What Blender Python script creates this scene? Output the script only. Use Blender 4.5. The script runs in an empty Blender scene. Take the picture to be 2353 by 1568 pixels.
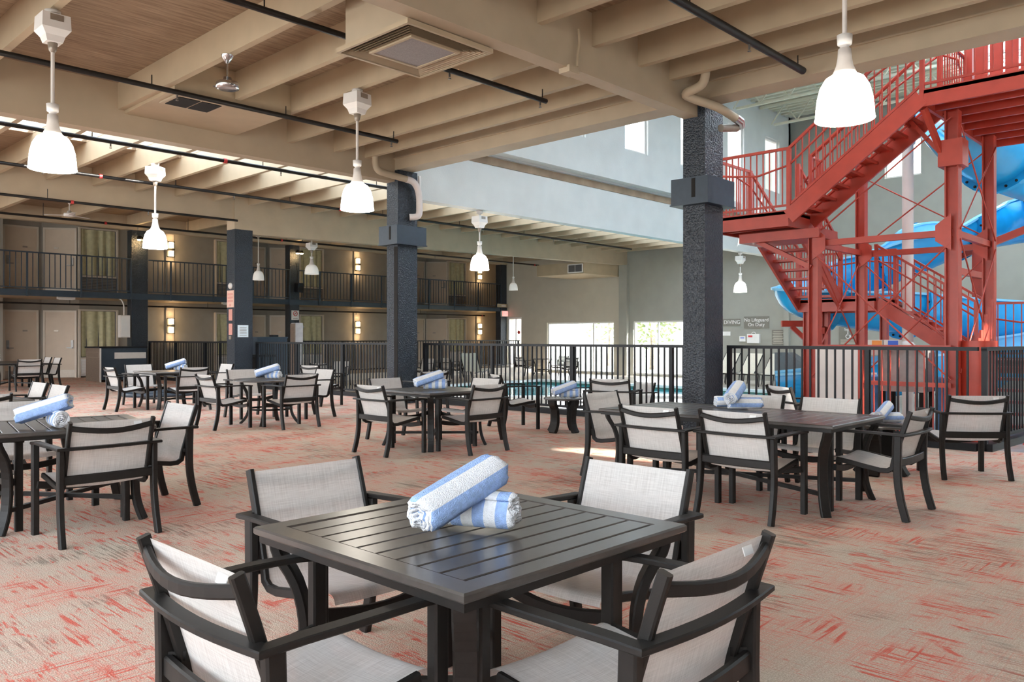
import bpy, bmesh, math, random
from mathutils import Vector, Matrix
random.seed(7)
PI = math.pi
scene = bpy.context.scene
COL = scene.collection

# ------------------------------------------------------------------ camera
cam_d = bpy.data.cameras.new('camera')
cam_d.sensor_width = 36.0
cam_d.lens = 28.21
cam_d.shift_y = -0.0034
cam_d.clip_end = 400
cam = bpy.data.objects.new('camera', cam_d)
COL.objects.link(cam)
cam.location = (0, 0, 1.35)
cam.rotation_euler = (PI / 2, 0, math.radians(-46.43))
scene.camera = cam

# ------------------------------------------------------------------ world, sun, exposure
world = bpy.data.worlds.new('sky'); scene.world = world
world.use_nodes = True
wn = world.node_tree.nodes; wl = world.node_tree.links
bg = wn['Background']
tc = wn.new('ShaderNodeTexCoord'); sx = wn.new('ShaderNodeSeparateXYZ')
rm = wn.new('ShaderNodeValToRGB')
rm.color_ramp.elements[0].position = 0.0; rm.color_ramp.elements[0].color = (0.62, 0.64, 0.62, 1)
rm.color_ramp.elements[1].position = 0.5; rm.color_ramp.elements[1].color = (0.74, 0.87, 1.0, 1)
e = rm.color_ramp.elements.new(0.03); e.color = (0.95, 0.98, 1.0, 1)
wl.new(tc.outputs['Generated'], sx.inputs[0]); wl.new(sx.outputs['Z'], rm.inputs[0])
wl.new(rm.outputs[0], bg.inputs['Color'])
bg.inputs['Strength'].default_value = 3.0

sun_d = bpy.data.lights.new('sun', 'SUN'); sun_d.energy = 9.0; sun_d.angle = math.radians(0.6)
sun_d.color = (1.0, 0.94, 0.84)
sun = bpy.data.objects.new('sun', sun_d); COL.objects.link(sun)
_sd = Vector((-0.35, 0.94, -math.tan(math.radians(27))))
sun.rotation_euler = _sd.to_track_quat('-Z', 'Y').to_euler()

vs = scene.view_settings
vs.view_transform = 'Standard'; vs.look = 'None'; vs.gamma = 1.0; vs.use_curve_mapping = False
vs.exposure = 1.4
cy = scene.cycles
cy.use_denoising = True; cy.use_light_tree = False
cy.max_bounces = 5; cy.diffuse_bounces = 4; cy.glossy_bounces = 2; cy.transparent_max_bounces = 8
cy.use_adaptive_sampling = True; cy.adaptive_threshold = 0.06
cy.transmission_bounces = 4; cy.sample_clamp_indirect = 6.0
cy.caustics_reflective = False; cy.caustics_refractive = False

# ------------------------------------------------------------------ materials
def newmat(name):
    m = bpy.data.materials.new(name); m.use_nodes = True
    return m, m.node_tree.nodes, m.node_tree.links, m.node_tree.nodes['Principled BSDF']

def pm(name, col, rough=0.6, metal=0.0, var=0.06, scale=6.0, bump=0.0, bscale=60.0, spec=0.5, stretch=(1, 1, 1), emit=None, estr=0):
    """principled with noise variation and fine bump"""
    m, n, l, p = newmat(name)
    p.inputs['Roughness'].default_value = rough
    p.inputs['Metallic'].default_value = metal
    p.inputs['Specular IOR Level'].default_value = spec
    t = n.new('ShaderNodeTexCoord')
    mp = n.new('ShaderNodeMapping'); mp.inputs['Scale'].default_value = stretch
    l.new(t.outputs['Object'], mp.inputs[0])
    nz = n.new('ShaderNodeTexNoise'); nz.inputs['Scale'].default_value = scale; nz.inputs['Detail'].default_value = 2
    l.new(mp.outputs[0], nz.inputs['Vector'])
    r = n.new('ShaderNodeValToRGB')
    lo = [max(0, c * (1 - var)) for c in col]; hi = [min(1, c * (1 + var)) for c in col]
    r.color_ramp.elements[0].position = 0.3; r.color_ramp.elements[1].position = 0.7
    r.color_ramp.elements[0].color = (*lo, 1); r.color_ramp.elements[1].color = (*hi, 1)
    l.new(nz.outputs['Fac'], r.inputs[0]); l.new(r.outputs[0], p.inputs['Base Color'])
    if bump > 0.12:
        nb = n.new('ShaderNodeTexNoise'); nb.inputs['Scale'].default_value = bscale; nb.inputs['Detail'].default_value = 1.5
        l.new(mp.outputs[0], nb.inputs['Vector'])
        b = n.new('ShaderNodeBump'); b.inputs['Strength'].default_value = bump; b.inputs['Distance'].default_value = 0.02
        l.new(nb.outputs['Fac'], b.inputs['Height']); l.new(b.outputs[0], p.inputs['Normal'])
    if emit:
        p.inputs['Emission Color'].default_value = (*emit, 1); p.inputs['Emission Strength'].default_value = estr
    return m

def carpet_mat():
    m, n, l, p = newmat('carpet')
    p.inputs['Roughness'].default_value = 0.95; p.inputs['Specular IOR Level'].default_value = 0.1
    t = n.new('ShaderNodeTexCoord')
    def noise(scale, detail=3, sc=1.0, off=0.0, dist=0.0):
        mp = n.new('ShaderNodeMapping'); mp.inputs['Scale'].default_value = scale; mp.inputs['Location'].default_value = (off, off * 1.7, 0)
        l.new(t.outputs['Object'], mp.inputs[0])
        z = n.new('ShaderNodeTexNoise'); z.inputs['Scale'].default_value = sc; z.inputs['Detail'].default_value = detail
        z.inputs['Distortion'].default_value = dist; z.inputs['Roughness'].default_value = 0.6
        l.new(mp.outputs[0], z.inputs['Vector']); return z.outputs['Fac']
    def ramp(s, a, b, ca=0.0, cb=1.0):
        r = n.new('ShaderNodeMapRange'); r.inputs[1].default_value = a; r.inputs[2].default_value = b
        r.inputs[3].default_value = ca; r.inputs[4].default_value = cb
        l.new(s, r.inputs[0]); return r.outputs[0]
    def mth(op, a, b=None, v=None):
        k = n.new('ShaderNodeMath'); k.operation = op; l.new(a, k.inputs[0])
        if b is not None: l.new(b, k.inputs[1])
        if v is not None: k.inputs[1].default_value = v
        k.use_clamp = True
        return k.outputs[0]
    def mix(fac, a, b):
        k = n.new('ShaderNodeMix'); k.data_type = 'RGBA'
        l.new(fac, k.inputs[0])
        for s, v in ((6, a), (7, b)):
            if isinstance(v, tuple): k.inputs[s].default_value = (*v, 1)
            else: l.new(v, k.inputs[s])
        return k.outputs[2]
    stx = noise((4.5, 95, 1), 3, 1.0, 3.1, 0.4)
    sty = noise((95, 4.5, 1), 3, 1.0, 9.4, 0.4)
    lgx = noise((2.0, 42, 1), 3, 1.0, 13.1, 0.5)
    lgy = noise((42, 2.0, 1), 3, 1.0, 19.4, 0.5)
    fine = noise((150, 150, 1), 0)
    zone = noise((1.3, 1.3, 1), 3, 1.0, 21.0)
    zone2 = noise((1.2, 1.2, 1), 2, 1.0, 47.0)
    zone3 = noise((2.6, 2.6, 1), 3, 1.0, 71.0)
    blot = noise((9.0, 3.6, 1), 4, 1.0, 5.5, 1.0)
    both = mth('MAXIMUM', stx, sty)
    base = mix(ramp(fine, 0.35, 0.65), (0.55, 0.455, 0.355), (0.70, 0.60, 0.49))
    base = mix(mth('MULTIPLY', ramp(both, 0.50, 0.68), v=0.35), base, (0.42, 0.33, 0.25))
    soft = mth('MULTIPLY', ramp(zone, 0.36, 0.58), ramp(both, 0.44, 0.62))
    base = mix(mth('MULTIPLY', soft, v=0.56), base, (0.78, 0.27, 0.20))
    dk = mth('MULTIPLY', ramp(zone2, 0.50, 0.60), ramp(mth('MAXIMUM', sty, lgy), 0.53, 0.60))
    base = mix(mth('MULTIPLY', dk, v=0.60), base, (0.15, 0.115, 0.085))
    red1 = mth('MULTIPLY', ramp(zone3, 0.49, 0.57), ramp(lgy, 0.53, 0.60))
    red2 = mth('MULTIPLY', ramp(zone, 0.55, 0.62), ramp(lgx, 0.55, 0.61))
    red3 = mth('MULTIPLY', ramp(blot, 0.58, 0.65), ramp(sty, 0.42, 0.54))
    red = mth('MAXIMUM', mth('MAXIMUM', red1, red2), red3)
    base = mix(mth('MULTIPLY', red, v=0.78), base, (0.68, 0.075, 0.045))
    l.new(base, p.inputs['Base Color'])
    b = n.new('ShaderNodeBump'); b.inputs['Strength'].default_value = 0.35; b.inputs['Distance'].default_value = 0.01
    l.new(fine, b.inputs['Height']); l.new(b.outputs[0], p.inputs['Normal'])
    return m

def sling_mat():
    m, n, l, p = newmat('sling_mesh')
    out = n['Material Output']
    t = n.new('ShaderNodeTexCoord')
    def wv(scale, seed):
        mp = n.new('ShaderNodeMapping'); mp.inputs['Scale'].default_value = scale; mp.inputs['Location'].default_value = (seed, seed, seed)
        l.new(t.outputs['UV'], mp.inputs[0])
        z = n.new('ShaderNodeTexNoise'); z.inputs['Scale'].default_value = 1; z.inputs['Detail'].default_value = 3
        l.new(mp.outputs[0], z.inputs['Vector']); return z.outputs['Fac']
    a = wv((9, 260, 1), 1.0); b_ = wv((230, 8, 1), 4.0)
    k = n.new('ShaderNodeMath'); k.operation = 'ADD'; l.new(a, k.inputs[0]); l.new(b_, k.inputs[1])
    r = n.new('ShaderNodeValToRGB')
    r.color_ramp.elements[0].position = 0.36; r.color_ramp.elements[0].color = (0.645, 0.61, 0.575, 1)
    r.color_ramp.elements[1].position = 0.62; r.color_ramp.elements[1].color = (0.84, 0.81, 0.775, 1)
    h = n.new('ShaderNodeMath'); h.operation = 'MULTIPLY'; h.inputs[1].default_value = 0.5
    l.new(k.outputs[0], h.inputs[0]); l.new(h.outputs[0], r.inputs[0])
    l.new(r.outputs[0], p.inputs['Base Color'])
    p.inputs['Roughness'].default_value = 0.75; p.inputs['Specular IOR Level'].default_value = 0.2
    tr = n.new('ShaderNodeBsdfTranslucent'); l.new(r.outputs[0], tr.inputs['Color'])
    tp = n.new('ShaderNodeBsdfTransparent')
    m1 = n.new('ShaderNodeMixShader'); m1.inputs[0].default_value = 0.22
    l.new(p.outputs[0], m1.inputs[1]); l.new(tr.outputs[0], m1.inputs[2])
    m2 = n.new('ShaderNodeMixShader'); m2.inputs[0].default_value = 0.10
    l.new(m1.outputs[0], m2.inputs[1]); l.new(tp.outputs[0], m2.inputs[2])
    l.new(m2.outputs[0], out.inputs['Surface'])
    return m

def glass_mat(name, tint=(1, 1, 1), gl=0.08):
    m, n, l, p = newmat(name); out = n['Material Output']
    tp = n.new('ShaderNodeBsdfTransparent'); tp.inputs['Color'].default_value = (*tint, 1)
    g = n.new('ShaderNodeBsdfGlossy'); g.inputs['Roughness'].default_value = 0.03
    nz = n.new('ShaderNodeTexNoise'); nz.inputs['Scale'].default_value = 1.5
    b = n.new('ShaderNodeBump'); b.inputs['Strength'].default_value = 0.02
    l.new(nz.outputs['Fac'], b.inputs['Height']); l.new(b.outputs[0], g.inputs['Normal'])
    mx = n.new('ShaderNodeMixShader'); mx.inputs[0].default_value = gl
    l.new(tp.outputs[0], mx.inputs[1]); l.new(g.outputs[0], mx.inputs[2]); l.new(mx.outputs[0], out.inputs['Surface'])
    return m

def deck_mat():
    m, n, l, p = newmat('roof_deck_boards')
    p.inputs['Roughness'].default_value = 0.8
    t = n.new('ShaderNodeTexCoord')
    mp = n.new('ShaderNodeMapping'); mp.inputs['Scale'].default_value = (1.2, 14, 1); l.new(t.outputs['Object'], mp.inputs[0])
    z = n.new('ShaderNodeTexNoise'); z.inputs['Scale'].default_value = 2.0; z.inputs['Detail'].default_value = 3
    l.new(mp.outputs[0], z.inputs['Vector'])
    r = n.new('ShaderNodeValToRGB')
    r.color_ramp.elements[0].position = 0.3; r.color_ramp.elements[0].color = (0.21, 0.142, 0.088, 1)
    r.color_ramp.elements[1].position = 0.75; r.color_ramp.elements[1].color = (0.38, 0.275, 0.18, 1)
    l.new(z.outputs['Fac'], r.inputs[0]); l.new(r.outputs[0], p.inputs['Base Color'])
    return m

M = {}
M['carpet'] = carpet_mat()
M['sling'] = sling_mat()
M['frame'] = pm('bronze_powder_coat', (0.014, 0.0122, 0.011), 0.45, 0.0, 0.12, 40, 0.05, 400, spec=0.3)
M['tabletop'] = pm('table_bronze', (0.062, 0.054, 0.048), 0.33, 0.0, 0.10, 30, 0.04, 300)
M['tabletop'].node_tree.nodes['Principled BSDF'].inputs['Coat Weight'].default_value = 0.6
M['tabletop'].node_tree.nodes['Principled BSDF'].inputs['Coat Roughness'].default_value = 0.25
M['cream'] = pm('cream_paint', (0.46, 0.365, 0.245), 0.6, 0, 0.05, 3, 0.05, 40)
M['beam'] = pm('beam_paint', (0.48, 0.39, 0.275), 0.6, 0, 0.06, 2.5, 0.05, 40)
M['deck'] = deck_mat()
M['navy'] = pm('navy_stucco', (0.020, 0.028, 0.040), 0.30, 0, 0.25, 30, 1.0, 38)
M['navy_flat'] = pm('navy_paint', (0.030, 0.048, 0.070), 0.45, 0, 0.08, 12)
M['black_metal'] = pm('black_metal', (0.008, 0.009, 0.012), 0.42, 0.0, 0.1, 20, spec=0.3)
M['pipe_black'] = pm('black_iron_pipe', (0.015, 0.013, 0.012), 0.45, 0.3, 0.15, 20)
M['taupe'] = pm('taupe_wall', (0.31, 0.285, 0.245), 0.75, 0, 0.05, 3, 0.1, 60)
M['greige'] = pm('greige_wall', (0.52, 0.48, 0.40), 0.8, 0, 0.04, 2, 0.1, 60)
M['greywall'] = pm('pool_grey_wall', (0.33, 0.325, 0.285), 0.8, 0, 0.04, 2, 0.1, 60)
M['bluewall'] = pm('pale_blue_grey_wall', (0.68, 0.69, 0.665), 0.75, 0, 0.05, 1.5, 0.15, 30)
M['door'] = pm('door_paint', (0.58, 0.47, 0.36), 0.5, 0, 0.03, 4)
M['doorframe'] = pm('door_frame_paint', (0.62, 0.55, 0.46), 0.5, 0, 0.03, 4)
M['steel'] = pm('brushed_steel', (0.22, 0.21, 0.20), 0.4, 0.9, 0.05, 40)
M['kick'] = pm('kick_plate', (0.34, 0.29, 0.24), 0.4, 0.5, 0.05, 20)
M['curtain'] = pm('olive_curtain', (0.54, 0.51, 0.32), 0.85, 0, 0.12, 8, 0.1, 80)
M['white'] = pm('white_paint', (0.80, 0.78, 0.75), 0.5, 0, 0.03, 6)
M['offwhite'] = pm('off_white_plastic', (0.70, 0.66, 0.62), 0.45, 0, 0.04, 10)
M['grey_plastic'] = pm('dark_grey_plastic', (0.10, 0.10, 0.105), 0.5, 0, 0.08, 10)
M['red'] = pm('red_steel', (0.44, 0.050, 0.029), 0.38, 0.0, 0.08, 5)
M['slide'] = pm('blue_fibreglass', (0.012, 0.33, 0.70), 0.22, 0, 0.05, 3)
M['slide_in'] = pm('pale_blue_fibreglass', (0.24, 0.60, 0.86), 0.25, 0, 0.05, 3)
M['deckconc'] = pm('pool_deck_concrete', (0.68, 0.61, 0.52), 0.16, 0, 0.08, 4, 0.04, 20)
M['coping'] = pm('pool_tile', (0.10, 0.30, 0.20), 0.3, 0, 0.1, 20)
M['water'] = pm('pool_water', (0.05, 0.42, 0.50), 0.06, 0, 0.15, 1.5, 0.25, 3.0)
M['basin'] = pm('pool_basin', (0.25, 0.65, 0.70), 0.5, 0, 0.05, 2)
M['towel_w'] = pm('towel_white', (0.88, 0.89, 0.92), 0.95, 0, 0.05, 60, 0.5, 260)
M['towel_b'] = pm('towel_blue', (0.36, 0.52, 0.86), 0.95, 0, 0.12, 60, 0.5, 260)
M['glass'] = glass_mat('window_glass')
M['skyglass'] = glass_mat('skylight_glass', (0.97, 0.98, 1.0), 0.05)
def diffuser_mat():
    m, n, l, p = newmat('added_rooflight_panel'); out = n['Material Output']  # translucent sheet for the added roof lights
    tr = n.new('ShaderNodeBsdfTranslucent'); nz = n.new('ShaderNodeTexNoise'); nz.inputs['Scale'].default_value = 3
    r = n.new('ShaderNodeValToRGB'); r.color_ramp.elements[0].color = (0.74, 0.76, 0.78, 1); r.color_ramp.elements[1].color = (0.82, 0.84, 0.86, 1)
    l.new(nz.outputs['Fac'], r.inputs[0]); l.new(r.outputs[0], tr.inputs['Color']); l.new(tr.outputs[0], out.inputs['Surface'])
    return m
M['diffuser'] = diffuser_mat()
M['lampglow'] = pm('lamp_prismatic_shade', (0.9, 0.9, 0.88), 0.4, 0, 0.02, 30, emit=(1.0, 0.93, 0.82), estr=7.0)
M['lampdim'] = pm('lamp_shade_dim', (0.85, 0.85, 0.82), 0.4, 0, 0.02, 30, emit=(1.0, 0.95, 0.88), estr=0.08)
M['bulb'] = pm('warm_bulb', (1, 0.8, 0.5), 0.4, emit=(1.0, 0.62, 0.25), estr=22.0)
M['sconce'] = pm('sconce_glass', (1, 0.85, 0.6), 0.4, emit=(1.0, 0.70, 0.36), estr=3.2)
M['chrome'] = pm('brushed_chrome', (0.62, 0.62, 0.63), 0.22, 1.0, 0.05, 40)
M['grey_mesh'] = pm('return_grille_mesh', (0.30, 0.28, 0.28), 0.7, 0, 0.15, 90)
M['dark'] = pm('black_and_hollow_shade', (0.012, 0.010, 0.009), 0.9)  # near-black for dark parts and for shade painted in hollows
M['redsign'] = pm('sign_red', (0.62, 0.05, 0.05), 0.5)
M['pink'] = pm('faded_sign', (0.80, 0.52, 0.42), 0.6, 0, 0.05, 20)
M['salmon'] = pm('salmon_plate', (0.72, 0.34, 0.28), 0.6, 0, 0.04, 20)
M['signtaupe'] = pm('sign_taupe', (0.20, 0.185, 0.155), 0.6)
M['paper'] = pm('paper_sheet', (0.72, 0.80, 0.84), 0.7, 0, 0.03, 20)
M['brownwood'] = pm('brown_laminate', (0.16, 0.115, 0.085), 0.5, 0, 0.12, 6, stretch=(1, 1, 8))
M['exit'] = pm('exit_sign_face', (0.85, 0.2, 0.2), 0.4, emit=(1.0, 0.25, 0.22), estr=0.9)
M['leaf'] = pm('pale_foliage', (0.34, 0.40, 0.20), 0.8, 0, 0.3, 4)
M['trunk'] = pm('tree_bark', (0.30, 0.24, 0.19), 0.9, 0, 0.2, 8)
M['grass'] = pm('outside_lawn', (0.42, 0.44, 0.34), 0.9, 0, 0.15, 0.6)
M['steeljoist'] = pm('cream_steel', (0.68, 0.66, 0.52), 0.5, 0, 0.04, 4)
M['orange'] = pm('orange_label', (0.85, 0.30, 0.05), 0.5)
M['bluelabel'] = pm('blue_label', (0.03, 0.12, 0.60), 0.5)
M['pinkwhite'] = pm('pinkish_white_paint', (0.74, 0.66, 0.62), 0.45, 0, 0.04, 4)
M['pumpgrey'] = pm('pump_grey', (0.36, 0.34, 0.33), 0.5, 0.2, 0.1, 8)
M['bluedrum'] = pm('blue_drum', (0.10, 0.25, 0.50), 0.4, 0, 0.1, 6)
M['lounger'] = pm('lounger_sling', (0.62, 0.58, 0.48), 0.8, 0, 0.06, 30)

# ------------------------------------------------------------------ mesh helpers
class MB:
    def __init__(s): s.v = []; s.f = []; s.m = []; s.sm = []; s.uv = {}
    def add(s, vs_, fs, mi=0, smooth=False):
        b = len(s.v); s.v += [tuple(x) for x in vs_]
        for q in fs: s.f.append([b + i for i in q]); s.m.append(mi); s.sm.append(smooth)
        return b
    def box(s, x0, x1, y0, y1, z0, z1, mi=0):
        vs_ = [(x0, y0, z0), (x1, y0, z0), (x1, y1, z0), (x0, y1, z0), (x0, y0, z1), (x1, y0, z1), (x1, y1, z1), (x0, y1, z1)]
        s.add(vs_, [(0, 3, 2, 1), (4, 5, 6, 7), (0, 1, 5, 4), (1, 2, 6, 5), (2, 3, 7, 6), (3, 0, 4, 7)], mi); return s
    def bar(s, pts, w, h, up=(0, 0, 1), mi=0, closed=False, bev=0.0):
        """sweep a w x h rectangle (bevelled) along pts; w is sideways, h along up; mitred joints"""
        P = [Vector(p) for p in pts]; U = Vector(up); n = len(P)
        if bev > 0:
            a, b, c = w / 2, h / 2, bev
            sec = [(-a + c, -b), (a - c, -b), (a, -b + c), (a, b - c), (a - c, b), (-a + c, b), (-a, b - c), (-a, -b + c)]
        else:
            sec = [(-w / 2, -h / 2), (w / 2, -h / 2), (w / 2, h / 2), (-w / 2, h / 2)]
        k = len(sec); rings = []
        for i in range(n):
            t0 = (P[i] - P[i - 1]).normalized() if (i > 0 or closed) else None
            t1 = (P[(i + 1) % n] - P[i]).normalized() if (i < n - 1 or closed) else None
            if t0 is None: t0 = t1
            if t1 is None: t1 = t0
            t = (t0 + t1)
            t = t.normalized() if t.length > 1e-6 else t1
            sd = t.cross(U)
            if sd.length < 1e-5: sd = t.cross(Vector((1, 0, 0)))
            sd.normalize(); uu = sd.cross(t).normalized()
            cosh = max(0.35, t.dot(t1)); 
            # stretch in the bend direction only
            bend = (t1 - t0); 
            fs = 1 / cosh if bend.length > 1e-4 and abs(bend.normalized().dot(sd)) > 0.5 else 1
            fu = 1 / cosh if bend.length > 1e-4 and abs(bend.normalized().dot(uu)) > 0.5 else 1
            rings.append([P[i] + sd * (x * fs) + uu * (y * fu) for x, y in sec])
        vs_ = [v for r in rings for v in r]; fs_ = []
        for i in range(n if closed else n - 1):
            j = (i + 1) % n
            for q in range(k):
                fs_.append((i * k + q, i * k + (q + 1) % k, j * k + (q + 1) % k, j * k + q))
        if not closed:
            fs_.append(tuple(range(k - 1, -1, -1))); fs_.append(tuple((n - 1) * k + q for q in range(k)))
        s.add(vs_, fs_, mi); return s
    def tube(s, pts, r, seg=8, mi=0, caps=True, radii=None):
        P = [Vector(p) for p in pts]; n = len(P); rings = []
        ref = Vector((0, 0, 1))
        if abs((P[1] - P[0]).normalized().dot(ref)) > 0.95: ref = Vector((1, 0, 0))
        t = (P[1] - P[0]).normalized(); a = t.cross(ref).normalized()
        for i in range(n):
            t = (P[min(i + 1, n - 1)] - P[max(i - 1, 0)]).normalized()
            a = (a - t * a.dot(t)).normalized(); b = t.cross(a)
            rr = radii[i] if radii else r
            rings.append([P[i] + (a * math.cos(2 * PI * k / seg) + b * math.sin(2 * PI * k / seg)) * rr for k in range(seg)])
        vs_ = [v for q in rings for v in q]; fs_ = []
        for i in range(n - 1):
            for k in range(seg):
                fs_.append((i * seg + k, i * seg + (k + 1) % seg, (i + 1) * seg + (k + 1) % seg, (i + 1) * seg + k))
        s.add(vs_, fs_, mi, True)
        if caps:
            s.add(rings[0], [tuple(range(seg - 1, -1, -1))], mi); s.add(rings[-1], [tuple(range(seg))], mi)
        return s
    def lathe(s, prof, seg=24, c=(0, 0, 0), mi=0, smooth=True):
        vs_ = []; fs_ = []; n = len(prof)
        for r, z in prof:
            for k in range(seg):
                a = 2 * PI * k / seg; vs_.append((c[0] + r * math.cos(a), c[1] + r * math.sin(a), c[2] + z))
        for i in range(n - 1):
            for k in range(seg):
                fs_.append((i * seg + k, i * seg + (k + 1) % seg, (i + 1) * seg + (k + 1) % seg, (i + 1) * seg + k))
        s.add(vs_, fs_, mi, smooth); return s
    def disc(s, r, z, seg=24, c=(0, 0), up=True, mi=0):
        vs_ = [(c[0] + r * math.cos(2 * PI * k / seg), c[1] + r * math.sin(2 * PI * k / seg), z) for k in range(seg)]
        s.add(vs_, [tuple(range(seg)) if up else tuple(range(seg - 1, -1, -1))], mi); return s
    def prism(s, poly, z0, z1, mi=0):
        n = len(poly)
        vs_ = [(x, y, z0) for x, y in poly] + [(x, y, z1) for x, y in poly]
        fs_ = [tuple(range(n - 1, -1, -1)), tuple(range(n, 2 * n))] + [(i, (i + 1) % n, n + (i + 1) % n, n + i) for i in range(n)]
        s.add(vs_, fs_, mi); return s
    def mesh(s, name, mats):
        me = bpy.data.meshes.new(name); me.from_pydata(s.v, [], s.f)
        for m in (mats if isinstance(mats, (list, tuple)) else [mats]): me.materials.append(m)
        me.polygons.foreach_set('material_index', s.m)
        me.polygons.foreach_set('use_smooth', s.sm)
        me.validate(); me.update(); return me
    def build(s, name, mats, parent=None, loc=None):
        return mkobj(name, s.mesh(name, mats), parent, loc)

def mkobj(name, me, parent=None, loc=None, rz=None):
    o = bpy.data.objects.new(name, me); COL.objects.link(o)
    if parent is not None: o.parent = parent
    if loc is not None: o.location = loc
    if rz is not None: o.rotation_euler = (0, 0, rz)
    return o
def empty(name, loc=(0, 0, 0), rz=0):
    o = bpy.data.objects.new(name, None); COL.objects.link(o); o.location = loc; o.rotation_euler = (0, 0, rz); return o
def tag(o, label, cat, group=None, kind=None):
    o['label'] = label; o['category'] = cat
    if group: o['group'] = group
    if kind: o['kind'] = kind
    return o
def struct(o, label=None):
    o['kind'] = 'structure'
    if label: o['label'] = label
    return o
def dup(root, loc, rz, label=None, group=None):
    r = root.copy(); COL.objects.link(r); r.location = loc; r.rotation_euler = (0, 0, rz)
    if label: r['label'] = label
    if group: r['group'] = group
    for ch in list(root.children):
        c = ch.copy(); COL.objects.link(c); c.parent = r
        for g in ch.children:
            d = g.copy(); COL.objects.link(d); d.parent = c
    return r
def B(x0, x1, y0, y1, z0, z1): return MB().box(x0, x1, y0, y1, z0, z1)
def bz(pts, n=8):
    """catmull-rom through points"""
    P = [Vector(p) for p in pts]; out = []
    for i in range(len(P) - 1):
        p0 = P[max(i - 1, 0)]; p1 = P[i]; p2 = P[i + 1]; p3 = P[min(i + 2, len(P) - 1)]
        for k in range(n):
            t = k / n
            out.append(0.5 * ((2 * p1) + (p2 - p0) * t + (2 * p0 - 5 * p1 + 4 * p2 - p3) * t * t + (3 * p1 - p0 - 3 * p2 + p3) * t ** 3))
    out.append(P[-1]); return out
def text_obj(name, body, size, mat, parent, loc, rot, extrude=0.004, align='CENTER'):
    cu = bpy.data.curves.new(name, 'FONT'); cu.body = body; cu.size = size; cu.extrude = extrude
    cu.align_x = align; cu.align_y = 'CENTER'; cu.resolution_u = 3; cu.space_line = 0.95
    tmp = bpy.data.objects.new(name + '_tmp', cu); COL.objects.link(tmp)
    bpy.context.view_layer.update()
    me = bpy.data.meshes.new_from_object(tmp.evaluated_get(bpy.context.evaluated_depsgraph_get()))
    bpy.data.objects.remove(tmp); me.materials.clear(); me.materials.append(mat)
    o = mkobj(name, me, parent, loc); o.rotation_euler = rot; return o

def wall_holes(mb, axis, c0, c1, u0, u1, z0, z1, holes):
    """slab between c0..c1 on `axis` with rectangular holes (ua,ub,za,zb)"""
    us = sorted({u0, u1, *[h[0] for h in holes], *[h[1] for h in holes]}); us = [u for u in us if u0 <= u <= u1]
    zs = sorted({z0, z1, *[h[2] for h in holes], *[h[3] for h in holes]}); zs = [z for z in zs if z0 <= z <= z1]
    for i in range(len(us) - 1):
        run = None
        for j in range(len(zs) - 1):
            uc = (us[i] + us[i + 1]) / 2; zc = (zs[j] + zs[j + 1]) / 2
            if any(h[0] < uc < h[1] and h[2] < zc < h[3] for h in holes):
                continue
            if axis == 'X': mb.box(c0, c1, us[i], us[i + 1], zs[j], zs[j + 1])
            else: mb.box(us[i], us[i + 1], c0, c1, zs[j], zs[j + 1])
    return mb

# ================================================================== SETTING
DK = -0.25                     # pool deck level
ZD = 5.30                      # lower roof deck underside
XE = 28.0                      # end wall
# floor (carpet) and pool deck
struct(B(-8, 10.95, -7, 29.95, -0.30, 0).build('floor', M['carpet']), 'beige carpet streaked with red and brown')
pool = [(15.0, 16.5), (15.6, 14.8), (18.6, 11.5), (20.0, 9.6), (22.5, 9.6), (22.5, 20.0), (16.0, 20.0)]
# pool deck as polygons round the pool
bm = bmesh.new()
outer = [(10.95, -9), (XE + 3, -9), (XE + 3, 30), (10.95, 30)]
vo = [bm.verts.new((x, y, DK)) for x, y in outer]; vi = [bm.verts.new((x, y, DK)) for x, y in pool]
eo = [bm.edges.new((vo[i], vo[(i + 1) % 4])) for i in range(4)]; ei = [bm.edges.new((vi[i], vi[(i + 1) % len(vi)])) for i in range(len(vi))]
bmesh.ops.triangle_fill(bm, use_beauty=True, edges=eo + ei)
for f in bm.faces:
    if f.normal.z < 0: f.normal_flip()
me = bpy.data.meshes.new('floor_pool_deck'); bm.to_mesh(me); bm.free(); me.materials.append(M['deckconc'])
struct(mkobj('floor_pool_deck', me), 'pale concrete deck around the pool')
struct(B(10.95, 31, 25.0, 30.0, DK, 0.0).build('floor_walkway', M['deckconc']), 'raised walkway along the guest rooms')
sp = empty('swimming_pool', (18.9, 15, DK)); tag(sp, 'turquoise indoor swimming pool beyond the black fence', 'swimming pool')
def pl(poly, z0, z1): return [(x - 18.9, y - 15) for x, y in poly]
b = MB(); pp = pl(pool, 0, 0); n_ = len(pp)
b.add([(x, y, -0.05) for x, y in pp] + [(x, y, -1.2) for x, y in pp], [(i, (i + 1) % n_, n_ + (i + 1) % n_, n_ + i) for i in range(n_)] + [tuple(range(n_, 2 * n_))])
b.build('basin', M['basin'], sp)
MB().add([(x, y, -0.10) for x, y in pp], [tuple(range(n_))]) if False else None
w_ = MB(); w_.add([(x, y, -0.10) for x, y in pp], [tuple(range(n_))]); w_.build('water', M['water'], sp)
MB().bar([(x, y, 0.0) for x, y in pp], 0.30, 0.08, closed=True).build('coping', M['white'], sp)
MB().bar([(x * 1.0, y * 1.0, -0.055) for x, y in pp], 0.05, 0.06, closed=True).build('tile_band', M['coping'], sp)

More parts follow.
